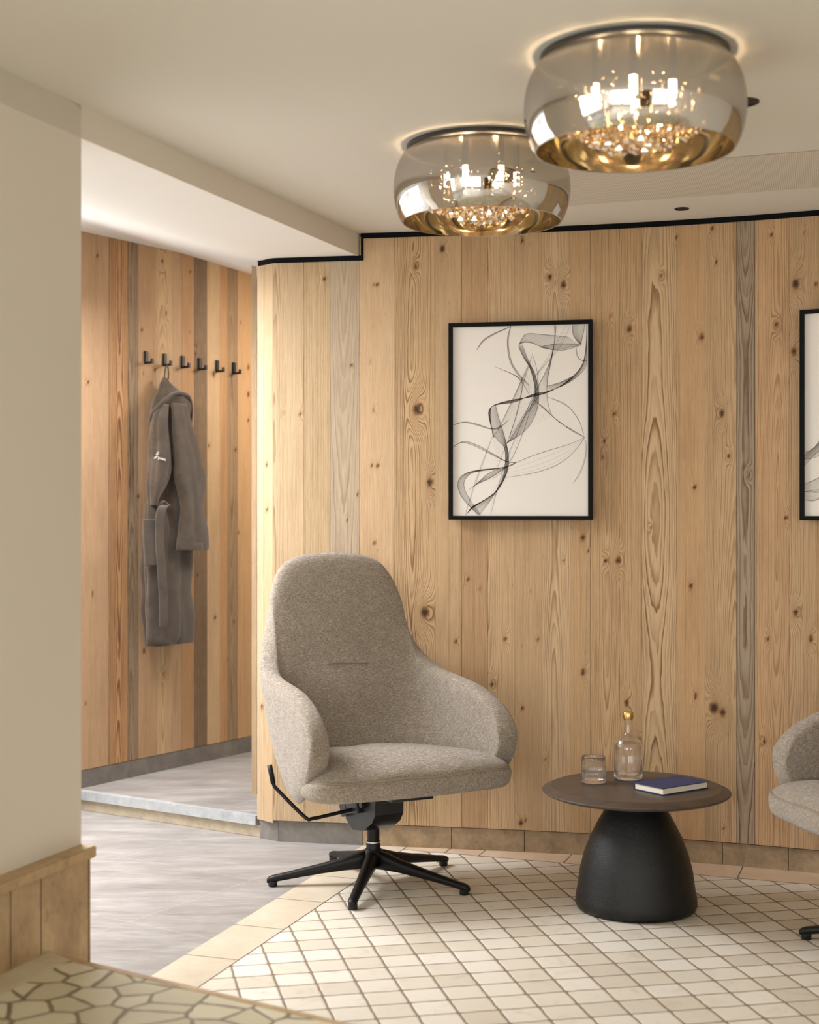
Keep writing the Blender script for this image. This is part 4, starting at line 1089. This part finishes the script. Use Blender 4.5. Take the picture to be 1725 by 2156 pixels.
# hood rim roll
def rp(px, py, n):
    a = px2a(px, n); D = RB.y+QD.y*a+QN.y*n; return (a, -n, zof(py, D)-1.15)
bm = bmesh.new(); add_tube(bm, catmull([rp(315, 886, .075), rp(322, 868, .095), rp(338, 850, .112), (rp(352, 838, .118)), rp(366, 829, .118), rp(384, 828, .112), rp(398, 836, .095), rp(403, 856, .08), rp(402, 885, .072), rp(397, 910, .065)], 6), .0075, 10)
from_bm('hood_hem', bm, M_TERRY, robe, smooth=True)
robe_part('sleeve', [(850, 352, 392, .088, .022), (880, 353, 400, .095, .026), (920, 355, 410, .10, .03), (960, 358, 418, .10, .032), (1005, 363, 426, .10, .032), (1045, 372, 424, .10, .032), (1080, 377, 425, .10, .034), (1115, 373, 431, .10, .034), (1145, 370, 436, .10, .034), (1157, 371, 436, .10, .033)], robe, (3, .09, 0), dn=.016)
robe_part('sleeve', [(852, 334, 356, .09, .018), (880, 322, 356, .098, .024), (920, 317, 357, .10, .028), (960, 315, 361, .10, .03), (990, 313, 360, .10, .03), (1020, 311, 350, .095, .028), (1045, 311, 338, .09, .024), (1064, 313, 332, .085, .018)], robe, (3, .08, 1.5), dn=.016)
robe_part('cuff', [(1143, 369, 437, .10, .036), (1150, 369, 438, .10, .037), (1158, 370, 437, .10, .036)], robe, (5, .03, 0), dn=.016)
bm = bmesh.new()
def ribbon(pts, w, th=.004):
    "flat band in the wall plane"
    P_ = catmull(pts, 6); ring = []
    for i, p in enumerate(P_):
        ring.append([bm.verts.new((p.x-w/2, p.y, p.z)), bm.verts.new((p.x+w/2, p.y, p.z)), bm.verts.new((p.x+w/2, p.y+th, p.z)), bm.verts.new((p.x-w/2, p.y+th, p.z))])
    for a, b in zip(ring[:-1], ring[1:]):
        for k in range(4): bm.faces.new((a[k], a[(k+1) % 4], b[(k+1) % 4], b[k]))
    bm.faces.new(ring[0]); bm.faces.new(ring[-1][::-1])
ribbon([rp(352, 1062, .118), rp(344, 1068, .136), rp(338, 1090, .140), rp(338, 1150, .140), rp(342, 1200, .140), rp(345, 1260, .140), rp(346, 1318, .140)], .052, .006)
from_bm('belt', bm, M_TERRY, robe, smooth=False)
bm = bmesh.new(); add_tube(bm, catmull([rp(330, 1066, .116), rp(338, 1060, .124), rp(344, 1056, .126), rp(350, 1060, .12), rp(356, 1066, .11)], 5), .006, 8); from_bm('belt_loop', bm, M_TERRY, robe, smooth=True)
bm = bmesh.new(); ribbon([rp(320, 1094, .126), rp(321, 1130, .130), rp(323, 1165, .132), rp(324, 1190, .132)], .100, .012)
bmesh.ops.bevel(bm, geom=bm.edges[:], offset=.002, segments=1, affect='EDGES'); from_bm('pocket', bm, M_TERRY, robe)
bm = bmesh.new(); add_tube(bm, catmull([rp(346, 798, .045), rp(347, 785, .046), rp(349, 774, .040), rp(352, 770, .036), rp(354, 775, .040), rp(355, 788, .046), rp(354, 800, .048)], 6), .0035, 8); from_bm('hanging_loop', bm, M_TERRY, robe, smooth=True)
bm = bmesh.new()
sq = [(329, 957), (332, 952), (335, 953), (331, 958), (329, 963), (326, 966), (325, 964), (330, 961), (334, 963), (333, 967), (335, 966), (336, 963), (338, 967), (339, 964), (341, 968), (343, 964), (343, 969), (345, 966), (346, 970), (348, 966), (349, 971)]
add_tube(bm, catmull([rp(x, y, .156) for x, y in sq], 3), .0011, 6); from_bm('embroidery', bm, m_plain('white_thread', (225, 222, 216), .8), robe)

# ------------------------------------------------------------------ crystal ceiling lamps
M_SHADE_O = m_mirror_glass('smoked_mirror_glass_outside', (.66, .66, .66, 1), .18, (-.20, -.02, .36))
M_SHADE_I = m_mirror_glass('smoked_mirror_glass_inside', (.72, .58, .36, 1), .30)
M_CRYS = None
def m_crystal():
    t = NT('cut_crystal'); g = t.n('ShaderNodeBsdfGlass'); g.inputs['IOR'].default_value = 1.55; g.inputs['Roughness'].default_value = 0; g.inputs['Color'].default_value = (1, .95, .86, 1)
    gl = t.n('ShaderNodeBsdfGlossy'); gl.inputs['Roughness'].default_value = .04; gl.inputs['Color'].default_value = (1, .90, .76, 1)
    mx = t.n('ShaderNodeMixShader'); mx.inputs[0].default_value = .45; t.t.links.new(g.outputs[0], mx.inputs[1]); t.t.links.new(gl.outputs[0], mx.inputs[2]); return t.finish(mx.outputs[0])
M_CRYS = m_crystal(); M_BULB = m_emit('halogen_capsule_glow', (1, .72, .44), 165)
M_CANOPY = m_plain('dark_lamp_canopy', (46, 44, 42), .4)
def build_lamp():
    r = empty('ceiling_lamp', (0, 0, CEIL))
    bm = lathe([(0, 0), (.205, 0), (.212, -.003), (.212, -.012), (.205, -.015), (0, -.015)], 96); cp = auto_smooth(from_bm('canopy', bm, M_CANOPY, r), 40)
    bm = lathe([(0, -.0152), (.19, -.0152), (.19, -.0185), (0, -.0185)], 64); auto_smooth(from_bm('mirror_plate', bm, M_CHROME, cp), 40)
    # shade : closed thin glass wall, outer and inner faces of different metallisation
    prof = [(.2155, -.020), (.2265, -.034), (.2385, -.060), (.2460, -.090), (.2488, -.118), (.2475, -.146), (.2425, -.172), (.2350, -.195), (.2260, -.2125), (.2240, -.2160)]
    P_ = [p for p in catmull([(a, 0, b) for a, b in prof], 3)]
    bm = lathe([(p.x, p.z) for p in P_]+[(p.x-.0035, p.z) for p in P_[::-1]], 128)
    # close the top rim
    n = 128; m = len(P_)
    bm.verts.ensure_lookup_table()
    for k in range(n):
        a = bm.verts[k]; b = bm.verts[(k+1) % n]; c = bm.verts[(2*m-1)*n+(k+1) % n]; d = bm.verts[(2*m-1)*n+k]
        bm.faces.new((a, b, c, d))
    o = from_bm('glass_shade', bm, [M_SHADE_O, M_SHADE_I], r)
    rad = lambda z: float(np.interp(-z, [-p.z for p in P_], [p.x for p in P_]))
    for p in o.data.polygons:
        c = p.center; R_ = math.hypot(c.x, c.y); p.material_index = 1 if (p.normal.x*c.x+p.normal.y*c.y) < 0 else 0
    auto_smooth(o, 50)
    rg = random.Random(5)
    # crystal strands in rings, the middle ones hanging lowest
    def facet(bm, c, s, el=1.0):
        b2 = bmesh.new(); bmesh.ops.create_icosphere(b2, subdivisions=1, radius=s, matrix=Matrix.Translation(c) @ Matrix.Rotation(rg.uniform(0, 3), 4, 'Z') @ Matrix.Diagonal((1, 1, el, 1)))
        me = bpy.data.meshes.new('t'); b2.to_mesh(me); b2.free(); bm.from_mesh(me); bpy.data.meshes.remove(me)
    cnt = 0
    for ring, (R_, nst) in enumerate([(0, 1), (.030, 7), (.058, 13), (.086, 18), (.116, 24), (.146, 26)]):
        for k in range(nst):
            a = 2*PI*(k+.5*(ring % 2))/max(nst, 1)+rg.uniform(-.05, .05); x, y = R_*math.cos(a), R_*math.sin(a)
            zl = -.204+.30*R_*R_/.138*.9+rg.uniform(-.008, .010)
            bm = bmesh.new()
            add_tube(bm, [(x, y, -.0185), (x, y, zl+.01)], .0005, 4, caps=False)
            z = zl; facet(bm, (x, y, z), rg.uniform(.0115, .0150), 1.1); z += .024; facet(bm, (x+rg.uniform(-.003, .003), y, z), rg.uniform(.008, .0115)); z += .020
            while z < -.05:
                if rg.random() < .62: facet(bm, (x, y, z), rg.uniform(.0035, .0065))
                z += rg.uniform(.016, .030)
            from_bm('crystal_strand', bm, M_CRYS, r, recalc=False); cnt += 1
    for k in range(6):
        a = 2*PI*k/6+.35; x, y = .098*math.cos(a), .098*math.sin(a)
        bm = bmesh.new(); add_tube(bm, [(x, y, -.0187), (x, y, -.076)], .008, 14); s = from_bm('bulb_socket', bm, M_CANOPY, r, smooth=False)
        bm = bmesh.new(); add_tube(bm, catmull([(x, y, -.076), (x, y, -.090), (x, y, -.112), (x, y, -.116)], 3), .0085, 12); from_bm('bulb', bm, M_BULB, s, smooth=True)
    return r
lp1 = build_lamp(); tag(lp1, 'larger-looking nearer mirrored glass drum ceiling lamp with lit crystals, upper right', 'lamp', 'crystal ceiling lamps')
lp1.location = (.5062, 3.315, CEIL)
lp2 = copy_tree(lp1); tag(lp2, 'farther mirrored glass drum ceiling lamp with lit crystals, left of and below the nearer one', 'lamp', 'crystal ceiling lamps')
lp2.location = (.2035, 4.145, CEIL); lp2.rotation_euler = (0, 0, .7)

# recessed black downlights
def downlight(x, y, r_, label, first=None):
    bm = lathe([(0, -.0006), (r_*.8, -.0006), (r_*.86, -.0030), (r_, -.0030), (r_*1.02, 0.0005), (0, .0005)], 40)
    o = auto_smooth(from_bm('recessed_spotlight', bm, M_BLACK), 40); o.location = (x, y, CEIL); tag(o, label, 'spotlight', 'black recessed ceiling spots'); return o
Dd = lambda py: (CEIL-H)*F/(YH-py)
D1 = Dd(439); downlight(PD(1436, D1), D1, 15/F*D1, 'small black recessed ceiling spot just above the plank wall, right of both lamps')
D2 = Dd(343); downlight(PD(1127, D2), D2, 13/F*D2, 'small black recessed ceiling spot peeking out between the two lamps')
D3 = Dd(215); downlight(PD(1560, D3), D3, 38/F*D3, 'larger black recessed ceiling spot half hidden by the nearer lamp')
